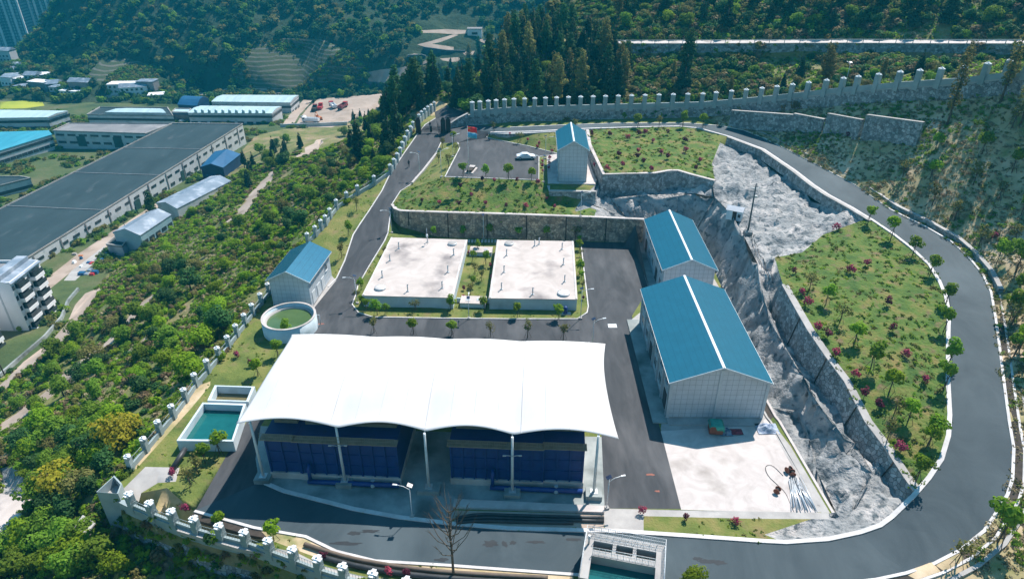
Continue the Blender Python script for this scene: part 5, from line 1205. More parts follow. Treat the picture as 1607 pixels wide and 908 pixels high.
# helper for areas given in the survey view
def sample_px(poly, n, dmin, seed, ok=None):
    r = random.Random(seed); P_ = np.array(poly, float); x0, y0 = P_.min(0); x1, y1 = P_.max(0); out = []; tries = 0
    while len(out) < n and tries < n*60:
        tries += 1; u, v = r.uniform(x0, x1), r.uniform(y0, y1)
        if not inside(P_, np.array([[u, v]]))[0]: continue
        g = G(u, v)
        if any((g.x-q.x)**2+(g.y-q.y)**2 < dmin**2 for q in out): continue
        if ok and not ok(g): continue
        out.append(V3(g.x, g.y, Zg(g.x, g.y)-.1))
    return out
def wood(keys, wts, poly, n, dmin, s0, s1, labels, cat, group, seed, avoid=('dirt','path','asph','loop','conc','pad')):
    r = random.Random(seed)
    ps = sample_px(poly, n, dmin, seed, lambda g: zone_at(g.x, g.y) not in avoid); c = {}
    ps.sort(key=lambda p: p.x/(p.y*.866+(CAM_Z-p.z)*.5))
    for p in ps:
        k = r.choices(keys, wts)[0]; a, b = labels[k].split('|'); i = c[k] = c.get(k, -1)+1
        plant(k, p, r.uniform(s0, s1), a+', '+ORD[i]+' from the left '+b, cat, group)
def lab_for(where): return {k: v+'|'+where for k, v in {'broad':'green broadleaf tree','lime':'lime tree','dark':'dark green tree','olive':'olive tree','conifer':'dark conifer','conifm':'green conifer','tall':'olive cedar','talld':'dark cedar','cypress':'slim cypress','yellow':'yellow tree'}.items()}
wood(['conifer','conifm','talld','tall','broad','lime','dark'], [8,5,3,3,2,1,3], [(668,158),(690,120),(720,100),(800,92),(930,90),(990,110),(985,165),(900,178),(800,182),(735,184),(700,162)], 105, 2.9, .75, 1.1, lab_for('in the wood behind the parapet'), 'tree', 'trees of the dense wood behind the parapet', 21)
wood(['conifer','conifm','tall','talld'], [5,3,3,2], [(760,75),(830,60),(920,62),(960,95),(900,95),(800,95),(740,92)], 40, 3.2, .8, 1.15, lab_for('on the wooded knoll crest'), 'tree', 'trees on the crest of the knoll', 22)
wood(['conifer','talld','conifm','olive'], [5,4,2,1], [(622,150),(660,140),(668,165),(655,185),(632,190),(600,180)], 22, 2.6, .75, 1.2, lab_for('left of the entrance gate'), 'tree', 'trees left of the entrance gate', 23)
wood(['cypress','conifer','lime','broad','dark'], [6,1,1,3,2], [(540,170),(600,168),(640,190),(640,225),(600,260),(560,250),(545,220),(530,200)], 34, 3.0, .7, 1.1, lab_for('on the slope below the gate'), 'tree', 'trees at the top of the left slope', 24)
wood(['cypress','dark','broad'], [6,2,3], [(395,240),(470,215),(490,235),(450,270),(410,300),(385,300),(380,265)], 22, 3.2, .8, 1.2, lab_for('beside the upper dirt path'), 'tree', 'trees beside the upper left dirt path', 25)
wood(['broad','olive','lime','dark'], [4,4,2,2], [(440,300),(560,225),(605,270),(540,310),(480,350),(430,400),(400,400)], 34, 4, .5, .85, lab_for('outside the entrance road fence'), 'tree', 'trees on the scrub outside the entrance fence', 26)
wood(['broad','lime','dark','olive'], [3,5,2,2], [(230,380),(330,320),(420,330),(400,430),(330,500),(250,520),(190,450)], 34, 5., .5, .9, lab_for('in the middle of the left slope'), 'tree', 'trees in the middle of the left slope', 27)
wood(['broad','lime','dark','olive'], [4,4,2,2], [(60,560),(190,480),(290,520),(260,600),(180,680),(80,690),(10,660)], 36, 4.5, .5, .95, lab_for('on the lower left slope'), 'tree', 'trees on the lower left slope', 28)
wood(['broad','dark','lime','olive'], [5,4,2,1], [(30,700),(150,690),(175,740),(140,800),(80,830),(60,760)], 24, 3.2, .6, 1., lab_for('below the corner bastion'), 'tree', 'trees below the corner bastion', 29)
wood(['broad','lime'], [5,3], [(0,860),(80,830),(170,850),(200,905),(0,908)], 22, 2.6, .6, .95, lab_for('in the bottom left corner'), 'tree', 'trees in the bottom left corner', 30)
wood(['broad','dark','tall','conifer','olive','lime'], [3,4,3,4,3,1], [(950,50),(1100,48),(1607,40),(1607,0),(960,0)], 75, 4.5, .6, 1.0, lab_for('above the upper hillside road'), 'tree', 'trees above the upper road', 31)
wood(['olive','broad','conifer','tall','dark'], [5,4,1,1,3], [(985,160),(1000,118),(1250,112),(1607,106),(1607,118),(1400,140),(1200,158)], 60, 3.2, .42, .62, lab_for('between the upper road and the parapet'), 'tree', 'trees between the upper road and the parapet', 32)
wood(['young','youngo','youngl'], [4,4,2], [(1400,290),(1440,240),(1607,190),(1607,620),(1595,600),(1565,440),(1500,360)], 28, 4.2, 1.1, 1.6, {'young':'green young tree|on the right hillside','youngo':'olive young tree|on the right hillside','youngl':'lime young tree|on the right hillside'}, 'young tree', 'young trees on the right hillside', 33)
for i, (k, u, v, s, lb) in enumerate([('airy',1486,196,1.1,'tall thin cedar casting a long shadow on the brown hillside'),('airy',1570,160,1.1,'thin cedar near the right edge inside the parapet'),('airy',1600,200,1.,'thin cedar cut by the right edge'),('tall',1290,150,.9,'cedar directly behind the middle of the parapet'),('talld',1075,128,1.0,'solitary dark conifer shaped cedar behind the parapet'),('conifer',1072,140,1.,'very dark pointed conifer behind the parapet above the square lawn'),
   ('young',1565,850,1.7,'green staked tree at the bottom right outside the road'),('youngo',1500,885,1.2,'small orange tinged tree at the bottom right kerb'),('young',1585,500,1.5,'green tree outside the drain at the right edge'),('young',1590,560,1.4,'second green tree outside the drain at the right edge'),('broad',755,110,1.3,'tall lime green tree standing out of the dark wood'),('lime',548,135,1.6,'round lime tree below the lower dirt platform')]):
    plant(k, G(u, v), s, lb, 'tree')
# undergrowth that nobody could count: leafy clumps over the slopes
def scatter(name, label_kind, pts, meshes, smin, smax, seed=0):
    """points + geometry nodes that set a leafy clump on each"""
    me = bpy.data.meshes.new(name+'_points'); me.from_pydata([tuple(p) for p in pts], [], [])
    o = link(name, me, None, kind='stuff')
    ng = bpy.data.node_groups.new(name, 'GeometryNodeTree'); ng.interface.new_socket('Geometry', in_out='INPUT', socket_type='NodeSocketGeometry'); ng.interface.new_socket('Geometry', in_out='OUTPUT', socket_type='NodeSocketGeometry')
    N = ng.nodes; L = ng.links; gi = N.new('NodeGroupInput'); go = N.new('NodeGroupOutput')
    mp = N.new('GeometryNodeMeshToPoints'); L.new(gi.outputs[0], mp.inputs[0])
    gt = N.new('GeometryNodeGeometryToInstance')
    for m in meshes:
        ob = bpy.data.objects.new(name+'_clump', m); oi = N.new('GeometryNodeObjectInfo'); oi.inputs['Object'].default_value = ob; oi.inputs['As Instance'].default_value = True
        L.new(oi.outputs['Geometry'], gt.inputs[0])
    gt2 = N.new('GeometryNodeJoinGeometry'); 
    for n in [n for n in N if n.type == 'OBJECT_INFO']: L.new(n.outputs['Geometry'], gt2.inputs[0])
    N.remove(gt)
    io = N.new('GeometryNodeInstanceOnPoints'); io.inputs['Pick Instance'].default_value = True
    L.new(mp.outputs[0], io.inputs['Points']); L.new(gt2.outputs[0], io.inputs['Instance'])
    rv = N.new('FunctionNodeRandomValue'); rv.data_type = 'INT'; rv.inputs[4].default_value = 0; rv.inputs[5].default_value = len(meshes)-1; rv.inputs['Seed'].default_value = seed; L.new(rv.outputs[2], io.inputs['Instance Index'])
    r2 = N.new('FunctionNodeRandomValue'); r2.data_type = 'FLOAT_VECTOR'; r2.inputs[0].default_value = (0,0,0); r2.inputs[1].default_value = (0,0,6.28); r2.inputs['Seed'].default_value = seed+1
    L.new(r2.outputs[0], io.inputs['Rotation'])
    r3 = N.new('FunctionNodeRandomValue'); r3.data_type = 'FLOAT'; r3.inputs[2].default_value = smin; r3.inputs[3].default_value = smax; r3.inputs['Seed'].default_value = seed+2
    L.new(r3.outputs[1], io.inputs['Scale']); L.new(io.outputs[0], go.inputs[0])
    md = o.modifiers.new('scatter', 'NODES'); md.node_group = ng; return o
def bushes(ms, seed, n=170, size=.34, k=5, H=1.3, R_=1.0):
    r = random.Random(seed); return [cloud_mesh('clump', m, r, blobs_round(r, R_, H, -.1, k), n, size) for m in ms]
def pts_zone(keys, n, seed, x0, x1, y0, y1, clump=.08, thr=-.15, extra=None):
    r = np.random.RandomState(seed); q = np.column_stack([r.uniform(x0, x1, n), r.uniform(y0, y1, n)]); lb = np.array(['scrub']*n, dtype='<U12')
    for k, pz in zones: lb[inside(pz, q)] = k
    q = q[np.isin(lb, keys)]; out = []
    for x, y in q:
        if clump and noise.noise(Vector((x*clump, y*clump, seed))) < thr: continue
        if extra and not extra(x, y): continue
        out.append(V3(x, y, Zg(x, y)-.05))
    return out
nearfence = np.array(xy(dz(offset(fL+[V3(-20,190,0)], 1.6), 0)))
vis = lambda x, y: y > 25
scatter('undergrowth', '', pts_zone(['scrub'], 26000, 1, -150, 60, 40, 262, .07, -.08, vis), bushes([M_LEAF, M_LEAFL, M_LEAFO, M_LEAFL, M_LEAFD, M_LEAFB, M_LEAFL, M_LEAFO, M_LEAFN], 41), .35, 1.25, 1)
scatter('hill_undergrowth', '', pts_zone(['scrub'], 16000, 2, 20, 200, 170, 330, .06, -.3), bushes([M_LEAF, M_LEAFD, M_LEAFO, M_LEAFD, M_LEAFB, M_LEAFO], 42), .7, 1.9, 2)
scatter('brown_undergrowth', '', pts_zone(['brown'], 11000, 3, 50, 135, 40, 190, .09, -.25), bushes([M_LEAFO, M_LEAFB, M_LEAFB, M_LEAFO, M_LEAF], 43, n=60, size=.24, H=.5), .3, .95, 3)
scatter('green_undergrowth', '', [p for p in pts_zone(['brown'], 4500, 4, 55, 100, 40, 180, .05, .08)], bushes([M_LEAF, M_LEAFL, M_LEAF], 44, n=110, size=.26, H=.8), .4, .9, 4)
tuft = bushes([M_GRASSB, M_LEAF, M_GRASSB, M_LEAFL, M_LEAFO], 45, n=34, size=.22, k=3, H=.35, R_=.5)
scatter('slope_weeds', '', pts_zone(['slope', 'lawn2'], 15000, 5, -35, 78, 55, 190, .25, -.25), tuft, .5, 1.3, 5)
scatter('lawn_tufts', '', pts_zone(['lawn', 'brownstrip'], 9000, 6, -60, 30, 50, 185, .2, .0), tuft, .35, .8, 6)
fr = [cloud_mesh('clump', m, random.Random(i), blobs_round(random.Random(i), 3.2, 4.5, -.5, 6), 130, 1.25) for i, m in enumerate([M_LEAFD, M_LEAFD, M_LEAF, M_CONIF, M_LEAFO, M_LEAFD])]
scatter('far_woodland', '', pts_zone(['far'], 14000, 7, -560, 160, 255, 720, .012, -.4), fr, .6, 1.35, 7)
scatter('dry_grass', '', pts_zone(['brown'], 30000, 12, 50, 135, 40, 190, 0), bushes([M_DRY, M_DRY, M_DRY, M_LEAFO], 48, n=30, size=.3, k=3, H=.3, R_=.6), .4, 1.1, 12)
scatter('rough_grass', '', pts_zone(['scrub'], 75000, 13, -150, 130, 40, 262, .1, -.3), bushes([M_GRASSB, M_GRASSB, M_LEAFL, M_DRY, M_LEAFN], 49, n=34, size=.34, k=3, H=.45, R_=.75), .5, 1.5, 13)
scatter('corner_undergrowth', '', [p for p in pts_zone(['scrub'], 5000, 9, -75, 30, 28, 66, 0)], bushes([M_LEAF, M_LEAFO, M_LEAFB, M_LEAFL], 47), .35, .9, 9)
scatter('terrace_shrubs', '', pts_zone(['terrace'], 60000, 10, -400, 40, 380, 620, .03, -.1)[:900], bushes([M_LEAF, M_LEAFD, M_LEAFO], 50, n=90, size=.6, R_=1.6), .6, 1.5, 10)
scatter('valley_bushes', '', pts_zone(['valley'], 9000, 8, -330, -60, 150, 420, .05, .0), bushes([M_LEAF, M_LEAFD, M_LEAFO], 46, n=110, size=.5, R_=1.4), .6, 1.7, 8)
# ------------------------------------------------------------------ lamps, cabin, clutter, haze
M_LAMPH = mat('lamp_head', [(.60,.63,.66),(.70,.73,.75)], rough=.4, scale=2)
M_PANEL = mat('solar_panel', [(.02,.03,.06),(.03,.045,.09)], rough=.25, scale=2)
def lamp(label, p, h, az, solar=True, group='street lamps around the works'):
    o = thing('street_lamp', label, 'street lamp', tuple(p), az, group)
    MB().tube([(0,0,-.2),(0,0,h)], [.065,.04], 8).build('pole', M_LAMPH, o)
    MB().tube([(0,0,h-.5),(.7,0,h-.1),(1.5,0,h)], .04, 6).build('arm', M_LAMPH, o)
    MB().cbox(1.75,0,h-.03,.55,.2,.08).build('lamp_head', M_LAMPH, o)
    if solar: MB().add([(-.4,-.28,h+.1),(.2,-.28,h+.32),(.2,.28,h+.32),(-.4,.28,h+.1),(-.4,-.28,h+.14),(.2,-.28,h+.36),(.2,.28,h+.36),(-.4,.28,h+.14)],[(0,3,2,1),(4,5,6,7),(0,1,5,4),(1,2,6,5),(2,3,7,6),(3,0,4,7)]).build('solar_panel', M_PANEL, o)
    MB().cbox(0,0,-.1,.5,.5,.35).build('lamp_base', M_CONC, o)
LB = [((647,810,0),5.0,R(170),'pale street lamp at the kerb in front of the canopy'),((561,476,0),5.6,R(190),'street lamp at the left corner of the left flat tank'),((615,366,None),5.5,R(200),'street lamp at the left end of the brown retaining wall'),
 ((759,374,0),5.5,R(90),'street lamp between the two flat tanks by the brown wall'),((909,376,0),5.4,R(10),'street lamp at the right rear corner of the flat tanks'),((911,500,0),6,R(5),'street lamp at the right front corner of the flat tanks'),
 ((736,500,0),4.2,R(90),'thin lamp between the flat tanks at the cross road'),((952,797,0),5.,R(15),'solar street lamp at the corner by the small concrete slab'),((726,270,9.5),0,0,''),((659,274,None),5.5,R(180),'street lamp on the pale low wall of the entrance road'),
 ((693,278,None),6.5,R(30),'street lamp at the near left corner of the car park'),((711,246,None),5.5,R(30),'street lamp on the strip near the gate'),((853,284,9.3),6.,R(160),'street lamp between the car park and the office'),((856,250,9.3),5.5,R(0),'street lamp behind the pink hedge by the office'),
 ((929,550,0),6.,R(15),'street lamp rising behind the right rear corner of the canopy'),((1325,140,None),6.,R(90),'lone pole lamp behind the parapet in the forest edge')]
for q, h, az, lb in LB:
    if not lb: continue
    p = G(q[0], q[1]) if q[2] is None else W(*q); p = V3(p.x, p.y, Zg(p.x, p.y)); lamp(lb, p, h, az)
# gas-vent post on the left flat tank
p = W(671,383,2.4); t = thing('antenna_post', 'thin post with a pale sensor on the left flat tank', 'post', tuple(p)); MB().tube([(0,0,0),(0,0,3.6)], .05, 6).build('pole', M_METAL, t); MB().cbox(0,0,1.7,.35,.35,.5).build('sensor', M_CAP, t)
# cabin and pole on the rock
p = G(1153,338); p.z = Zg(p.x, p.y); t = thing('site_cabin', 'small pale cabin on stilts standing on the bare rock', 'cabin', (p.x, p.y, p.z), R(-28)); M_CAB = mat('cabin_panel', [(.50,.60,.66),(.62,.70,.75)], rough=.5, scale=1)
MB().box(-1.5,-1.1,.6,1.5,1.1,2.7).build('wall', M_CAB, t); MB().add([(-1.7,-1.4,2.72),(1.7,-1.4,2.72),(1.7,1.4,2.72),(-1.7,1.4,2.72),(-1.7,0,3.2),(1.7,0,3.2)],[(0,1,5,4),(2,3,4,5),(0,4,3),(1,2,5),(0,3,2,1)]).build('roof', M_FSLATE, t)
MB().box(-.3,-1.16,.7,.5,-1.103,2.5).build('door', M_DARK, t); MB().box(.75,-1.15,1.4,1.3,-1.103,2.1).build('window', M_WIND, t)
for x in (-1.3, 1.3):
    for y in (-.9, .9): MB().cbox(x,y,-1.2,.22,.22,1.79).build('stilt', M_CONC, t)
p = G(1174,362); p.z = Zg(p.x, p.y); t = thing('utility_pole', 'tall dark utility pole with a stone ring at its foot on the rock', 'utility pole', tuple(p)); MB().tube([(0,0,-.5),(0,.3,10.2)], [.2,.12], 8).build('pole', mat('pole_dark', [(.05,.07,.08),(.09,.11,.12)], rough=.8, scale=1), t)
MB().lathe([(.95,-.4),(.85,.6),(.5,.8),(0,.8)], n=12, smooth=False).build('stone_ring', M_STONE, t); MB().cbox(0,.28,9.2,1.8,.12,.12).build('crossarm', M_METAL, t); MB().cbox(.3,.2,7.4,.5,.3,.4).build('box', M_METAL, t)
for k in range(3): MB().tube([(-.7+.7*k,.28,9.3),(-.7+.7*k,.28,9.6)], .06, 6).build('insulator', M_CAP, t)
for d, lb in ((0, 'upper black hose draped over the rock ledge'), (1, 'lower black hose draped over the rock ledge')):
    pts_ = [G(u+d*6, v+d*4) for u, v in [(1172,350),(1185,385),(1196,410),(1207,440)]]; pts_ = [V3(q.x, q.y, Zg(q.x, q.y)+.25) for q in smooth(pts_, 2)]
    MB().tube(pts_, .05, 5).build('hose', M_TYRE, label=lb, cat='hose')
# clutter by the gable of the large building
M_GTARP = mat('green_tarp', [(.02,.22,.17),(.05,.34,.27)], rough=.6, scale=1.5); M_TIMB = mat('timber_red', [(.16,.05,.03),(.26,.09,.05)], rough=.8, scale=2); M_BTARP = mat('check_tarp', [(.10,.16,.28),(.50,.55,.62)], rough=.7, scale=2.2)
p = W(1122,676,.12); t = thing('timber_stack', 'reddish timber stack under a green tarpaulin by the gable wall', 'timber stack', tuple(p), R(-6)); MB().box(-.9,-.7,0,.9,.7,1.5).build('timber', M_TIMB, t)
g_ = MB(); n = 8
for j in range(n+1):
    for i in range(n+1):
        x = -1.05+2.1*i/n; y = -.95+1.75*j/n; ed = max(abs(x)/1.05, abs(y)/.95); z = 1.58+.04*noise.noise(Vector((x*2,y*2,3)))-(.65*(1 if j == 0 else 0) if x > -.2 else 0)-(.3 if i in (0,n) else 0); g_.v.append((x, y+(-.05 if j == 0 else 0), z))
for j in range(n):
    for i in range(n): a = j*(n+1)+i; g_.f.append((a,a+1,a+n+2,a+n+1)); g_.sm.append(True)
ob = g_.build('tarpaulin', M_GTARP, t); ob.modifiers.new('t','SOLIDIFY').thickness = .03
def heap(name, label, cat, p, m, rx, ry, h, seed, n=14):
    r = random.Random(seed); b = MB(); t = MB(); k = n
    for j in range(k+1):
        for i in range(k+1):
            x = -1+2*i/k; y = -1+2*j/k; d = min(1, math.hypot(x, y)); z = h*(1-d**2)*(.65+.6*noise.noise(Vector((x*2.3+seed, y*2.3, seed)))) ; b.v.append((x*rx, y*ry, max(-.05, z)))
    for j in range(k):
        for i in range(k): a = j*(k+1)+i; b.f.append((a,a+1,a+k+2,a+k+1)); b.sm.append(False)
    return b.build(name, m, label=label, cat=cat), p
o_, p = heap('tarp_heap', 'low heap under a blue and white checked tarpaulin at the building corner', 'tarpaulin', W(1204,672,.12), M_BTARP, 1.5, 1.1, 1.1, 3); o_.location = p
o_, p = heap('rag_heap', 'small heap of blue sacks beside the green tarpaulin', 'sacks', W(1139,678,.12), mat('sack_blue', [(.03,.07,.13),(.22,.30,.38)], rough=.8, scale=3), .9, .7, .9, 5); o_.location = p
o_, p = heap('red_sheet', 'crumpled dark red sheet lying by the gable wall', 'sheet', W(1153,677,.12), mat('red_sheet', [(.14,.02,.035),(.20,.03,.05)], rough=.8, scale=3), 1.1, .6, .35, 8); o_.location = p
# aluminium pipes and cable drums on the concrete yard
M_ALU = mat('aluminium', [(.50,.55,.60),(.70,.73,.76)], rough=.35, scale=1, metal=.4); rr = random.Random(9)
pA = W(1240,752,.12); pB = W(1272,802,.12)
for k in range(22):
    s = k/21; a = W(1240+14*s+rr.uniform(-3,3), 752+rr.uniform(-6,8), .2); b = W(1243+40*s+rr.uniform(-2,2), 803+rr.uniform(-8,0), .2); z = .08+.11*(k % 3)
    MB().tube([(a.x,a.y,z+.12),(b.x,b.y,z+.12)], .06, 6).build('metal_pipe', M_ALU, label='thin silver pipe lying in the loose pile on the concrete yard', cat='pipe', group='pipes piled on the concrete yard')
for u, v, rz, r_, lb in ((1237,740,20,.42,'dark red cable drum at the top of the silver pipe pile'),(1243,745,80,.38,'brown cable drum behind the dark red one'),(1219,772,50,.38,'single dark red drum left of the silver pipes')):
    p = W(u, v, .12); t = thing('cable_drum', lb, 'cable drum', (p.x, p.y, .12+r_), R(rz), 'cable drums by the pipes')
    for x in (-.32, .32): MB().tube([(x-.03,0,0),(x+.03,0,0)], r_, 20).build('flange', M_TIMB, t)
    MB().tube([(-.29,0,0),(.29,0,0)], r_*.6, 16).build('cable', M_TYRE, t)
pts_ = [W(u, v, .16) for u, v in [(1229,746),(1212,728),(1200,730),(1204,745),(1220,760),(1233,772),(1240,790),(1246,803)]]; MB().tube(smooth(pts_, 2), .03, 5).build('cable', M_TYRE, label='loose black cable curling from the drums across the concrete', cat='cable')
# drain trench edges right of the concrete yard
a = P([(1198,622,.0),(1216,655,0),(1222,662,0),(1306,806,0)]); MB().ribbon(offset(a, -.1), offset(a, .25), .3, .25).build('drain_edge', M_CONCW, kind='structure')
MB().ribbon(offset(a, -.12), offset(a, -1.0), .5, .035).build('drain_bed', M_DARK, kind='structure'); MB().ribbon(offset(a, -1.02), offset(a, -1.3), .3, .2).build('drain_edge', M_CONC, kind='structure')
# black pipes in the trench by the bottom road
M_BLKP = mat('black_pipe', [(.02,.022,.024),(.05,.052,.055)], rough=.5, scale=1)
for k, (pp_, lb) in enumerate((([(715,812),(752,806),(800,808),(948,812)], 'rear black pipe in the trench beside the bottom road'), ([(716,816),(756,811),(800,813),(948,817)], 'front black pipe in the trench beside the bottom road'), ([(716,820),(756,816),(800,818),(900,820)], 'shortest black pipe in the trench beside the bottom road'))):
    q = [W(u, v, .2) for u, v in pp_]; MB().tube(smooth(q, 1), .2, 10).build('trench_pipe', M_BLKP, label=lb, cat='pipe', group='black pipes in the trench')
a = W(713,785,0); b = W(948,796,0); MB().ribbon([a, b], [a+V3(-.1,-1.3,0), b+V3(-.1,-1.0,0)], .3, .35).build('low_wall', M_CONCW, label='long pale concrete ledge behind the black pipe trench', cat='ledge')
q = [W(u, v, .25) for u, v in [(478,853),(510,864),(560,878),(640,891),(720,899),(860,906)]]; MB().tube(smooth(q, 2), .26, 10).build('long_pipe', mat('brown_pipe', [(.10,.075,.055),(.16,.12,.09)], rough=.7, scale=1), label='long brown pipe running below the bottom road kerb', cat='pipe')
q = [W(u, v, .3) for u, v in [(500,872),(560,888),(640,901),(720,908),(860,916)]]; MB().tube(smooth(q, 2), .3, 10).build('long_pipe', M_BLKP, label='long dark pipe beside the brown one at the bottom edge', cat='pipe')
q = [W(270,736,.4), W(291,703,1.3)]; MB().tube(q, .35, 12).build('inlet_pipe', M_BLKP, label='short black pipe leading down from the teal pond', cat='pipe')
# manhole cover on the yard
p = W(961,511,.02); MB().cbox(p.x, p.y, 0, 1.5, 1.2, .05).build('drain_grate', M_METAL, label='square metal drain grate in the asphalt crossing', cat='drain grate')
p = W(887,492,0); t = thing('blue_pump', 'small blue pump in a shallow pit before the right flat tank', 'pump', (p.x, p.y, 0)); MB().lathe([(.4,0),(.4,1.2),(.25,1.5),(0,1.5)], n=16).build('body', M_BPIPE, t); MB().tube([(0,0,.5),(0,.9,.5)], .15, 8).build('pipe', M_BPIPE, t)
MB().cbox(0,0,0,2.0,.9,.12).build('base', M_CONCW, t)
# railed intake structure at the bottom edge
p = W(975,900,0); t = thing('intake_structure', 'white concrete intake structure with galvanised railings at the bottom edge', 'intake', tuple(W(975,905,0)), R(-13)); hz = 3.2
MB().box(-4.4,-3.5,-.3,-3.4,2.6,hz).box(3.4,-3.5,-.3,4.4,2.6,hz).box(-3.4,1.5,-.3,3.4,2.6,hz).box(-3.4,-.5,-.3,3.4,.35,hz).box(-1.3,.35,-.3,-.9,1.5,hz).box(.9,.35,-.3,1.3,1.5,hz).build('frame', M_CONC, t)
MB().box(-3.4,.36,hz-1.0,3.4,1.49,hz-.9).build('water', M_TEALW, t); MB().box(-3.4,-3.5,hz-1.3,3.4,-.51,hz-1.2).build('water', M_TEALW, t)
def rail(par, a, b, h=1.1, n=12, nm='railing'):
    m_ = MB(); a = Vector(a); b = Vector(b)
    for z in (.12, .6, h): m_.tube([a+V3(0,0,z), b+V3(0,0,z)], .03, 5)
    for k in range(n+1): q = a.lerp(b, k/n); m_.tube([q, q+V3(0,0,h)], .035 if k % 4 == 0 else .016, 4, False)
    return m_.build(nm, M_LAMPH, par)
rail(t, (-4.3,2.5,hz), (4.3,2.5,hz), n=44); rail(t, (-4.3,-3.4,hz), (-4.3,2.5,hz), n=16); rail(t, (4.3,-3.4,hz), (4.3,2.5,hz), n=16); rail(t, (-3.3,1.45,hz), (3.3,1.45,hz), n=40); rail(t, (-3.3,-.3,hz), (3.3,-.3,hz), n=40)
for x in (-2.3, 0, 2.3): MB().box(x-.85,.75,hz-.5,x+.85,.82,hz-.1).build('grating', M_DARK, t)
MB().tube([(-3.9,1.0,hz),(-3.9,1.0,hz+1.3)], .12, 8).build('valve_stem', M_METAL, t)
# flag
p = G(737,262); p = W(736,278,9.5); t = thing('flagpole', 'tall thin flagpole at the near edge of the car park with two flags', 'flagpole', tuple(p)); MB().tube([(0,0,0),(0,0,11.8)], [.07,.035], 8).build('pole', M_LAMPH, t)
def flag(par, z, cols, nm, w=2.0, h=1.15):
    b = MB(); n = 12
    for j in range(2):
        for i in range(n+1): b.v.append((.05+w*i/n, .16*math.sin(i*.9)*(i/n), z-j*h-.35*(i/n)))
    for i in range(n): b.f.append((i,i+1,n+2+i,n+1+i)); b.sm.append(True)
    ob = b.build(nm, cols, par); ob.modifiers.new('t','SOLIDIFY').thickness = .02; return ob
M_FLAGR = mat('flag_red', [(.60,.015,.02),(.70,.02,.03)], rough=.6, scale=1); M_FLAGB = mat('flag_blue', [(.05,.30,.50),(.08,.38,.60)], rough=.6, scale=1)
f_ = flag(t, 11.7, M_FLAGR, 'red_flag'); s_ = MB()
def star(cx, cz, r, y=-.06):
    pts_ = [(cx+(r if k % 2 == 0 else r*.4)*math.sin(k*math.pi/5), y-.0, cz+(r if k % 2 == 0 else r*.4)*math.cos(k*math.pi/5)) for k in range(10)]; s_.poly(pts_)
star(.35, 11.3, .22)
for x, z in ((.68,11.5),(.8,11.35),(.8,11.12),(.68,10.97)): star(x, z, .08)
s_.build('stars', mat('flag_yellow', [(.8,.6,.02),(.85,.65,.03)], rough=.6, scale=1), f_)
flag(t, 10.35, M_FLAGB, 'blue_flag')
# monument-like notice stand in the car park
p = W(736,272,9.5); t = thing('flag_plinth', 'white stepped flag plinth with dark face at the near end of the car park', 'plinth', tuple(p), R(-14))
MB().box(-1.0,-.3,0,1.0,3.6,.25).build('step', M_CONCW, t); MB().box(-.6,0,.25,.6,3.2,.75).build('plinth', M_DARK, t); MB().box(-.62,2.0,.753,.62,3.25,.85).build('slab', M_CONCW, t)
# person on the entrance road
def figure(label, p, rz, top, legs, sc=1., arms=.25):
    o = thing('person', None, None, tuple(p), rz); tag(o, label, 'person')
    bm = bpy.data.meshes.new('body'); vs = [(0,0,.95),(0,0,1.2),(0,0,1.42),(0,.01,1.52),(0,.02,1.68),(-.19,0,1.4),(-.26,.05,1.12),(-.24,.16,.9),(.19,0,1.4),(.26,.0,1.12),(.25,.1,.88),(-.1,0,.9),(-.11,.12,.5),(-.11,.02,.06),(-.11,.16,.03),(.1,0,.9),(.11,-.08,.5),(.11,-.2,.08),(.11,-.06,.03)]
    es = [(0,1),(1,2),(2,3),(3,4),(2,5),(5,6),(6,7),(2,8),(8,9),(9,10),(0,11),(11,12),(12,13),(13,14),(0,15),(15,16),(16,17),(17,18)]
    bm.from_pydata(vs, es, []); ob = link('body', bm, top, o); sk = ob.modifiers.new('skin', 'SKIN'); rad = [.15,.14,.15,.06,.11,.07,.05,.04,.07,.05,.04,.1,.07,.05,.04,.1,.07,.05,.04]
    for i, q in enumerate(bm.skin_vertices[0].data): q.radius = (rad[i], rad[i]); q.use_root = (i == 0)
    ob.modifiers.new('sub', 'SUBSURF').levels = 1; ob.modifiers['sub'].render_levels = 2
    MB().lathe([(0,1.83),(.08,1.81),(.12,1.72),(.11,1.64),(.0,1.62)], 0, -.0, 12).build('hair', M_TYRE, o)
M_CLOTH = mat('dark_clothes', [(.02,.025,.035),(.04,.045,.06)], rough=.9, scale=3)
p = WR(642,262); figure('person in dark clothes walking down the entrance road', (p.x, p.y, Zg(p.x, p.y)), R(200), M_CLOTH, M_CLOTH)
p = W(675,199,10); figure('person in dark clothes standing behind the lattice gate', (p.x, p.y, Zg(p.x, p.y)), R(180), M_CLOTH, M_CLOTH)
# rubbish heap of coloured scrap near the flats
sr = random.Random(4); M_SCR = [M_RED, M_CARW, M_FBLUE, M_FSLATE, M_ORAN, M_CONC]
SC_N = ['dark red','white','blue','slate','orange','grey']; sc_c = {}
for i in range(26):
    u, v = sr.uniform(115,165), sr.uniform(398,432); 
    if u+v*.6 > 412: continue
    g = G(u, v); w, d, h = sr.uniform(.6,2.4), sr.uniform(.5,1.8), sr.uniform(.2,.9); nm = sr.choice(['scrap_board','scrap_crate'])
    mi = sr.randrange(6); ci = sc_c[mi] = sc_c.get(mi, -1)+1
    MB().cbox(0,0,-.3,w,d,h+.3, 0, sr.uniform(.6,1)).build(nm, M_SCR[mi], label='%s %s, %s of that colour in the rubbish heap beside the flats' % (SC_N[mi], nm.replace('_', ' '), ORD[ci]), cat='scrap', group='scrap in the rubbish heap').location = g; 
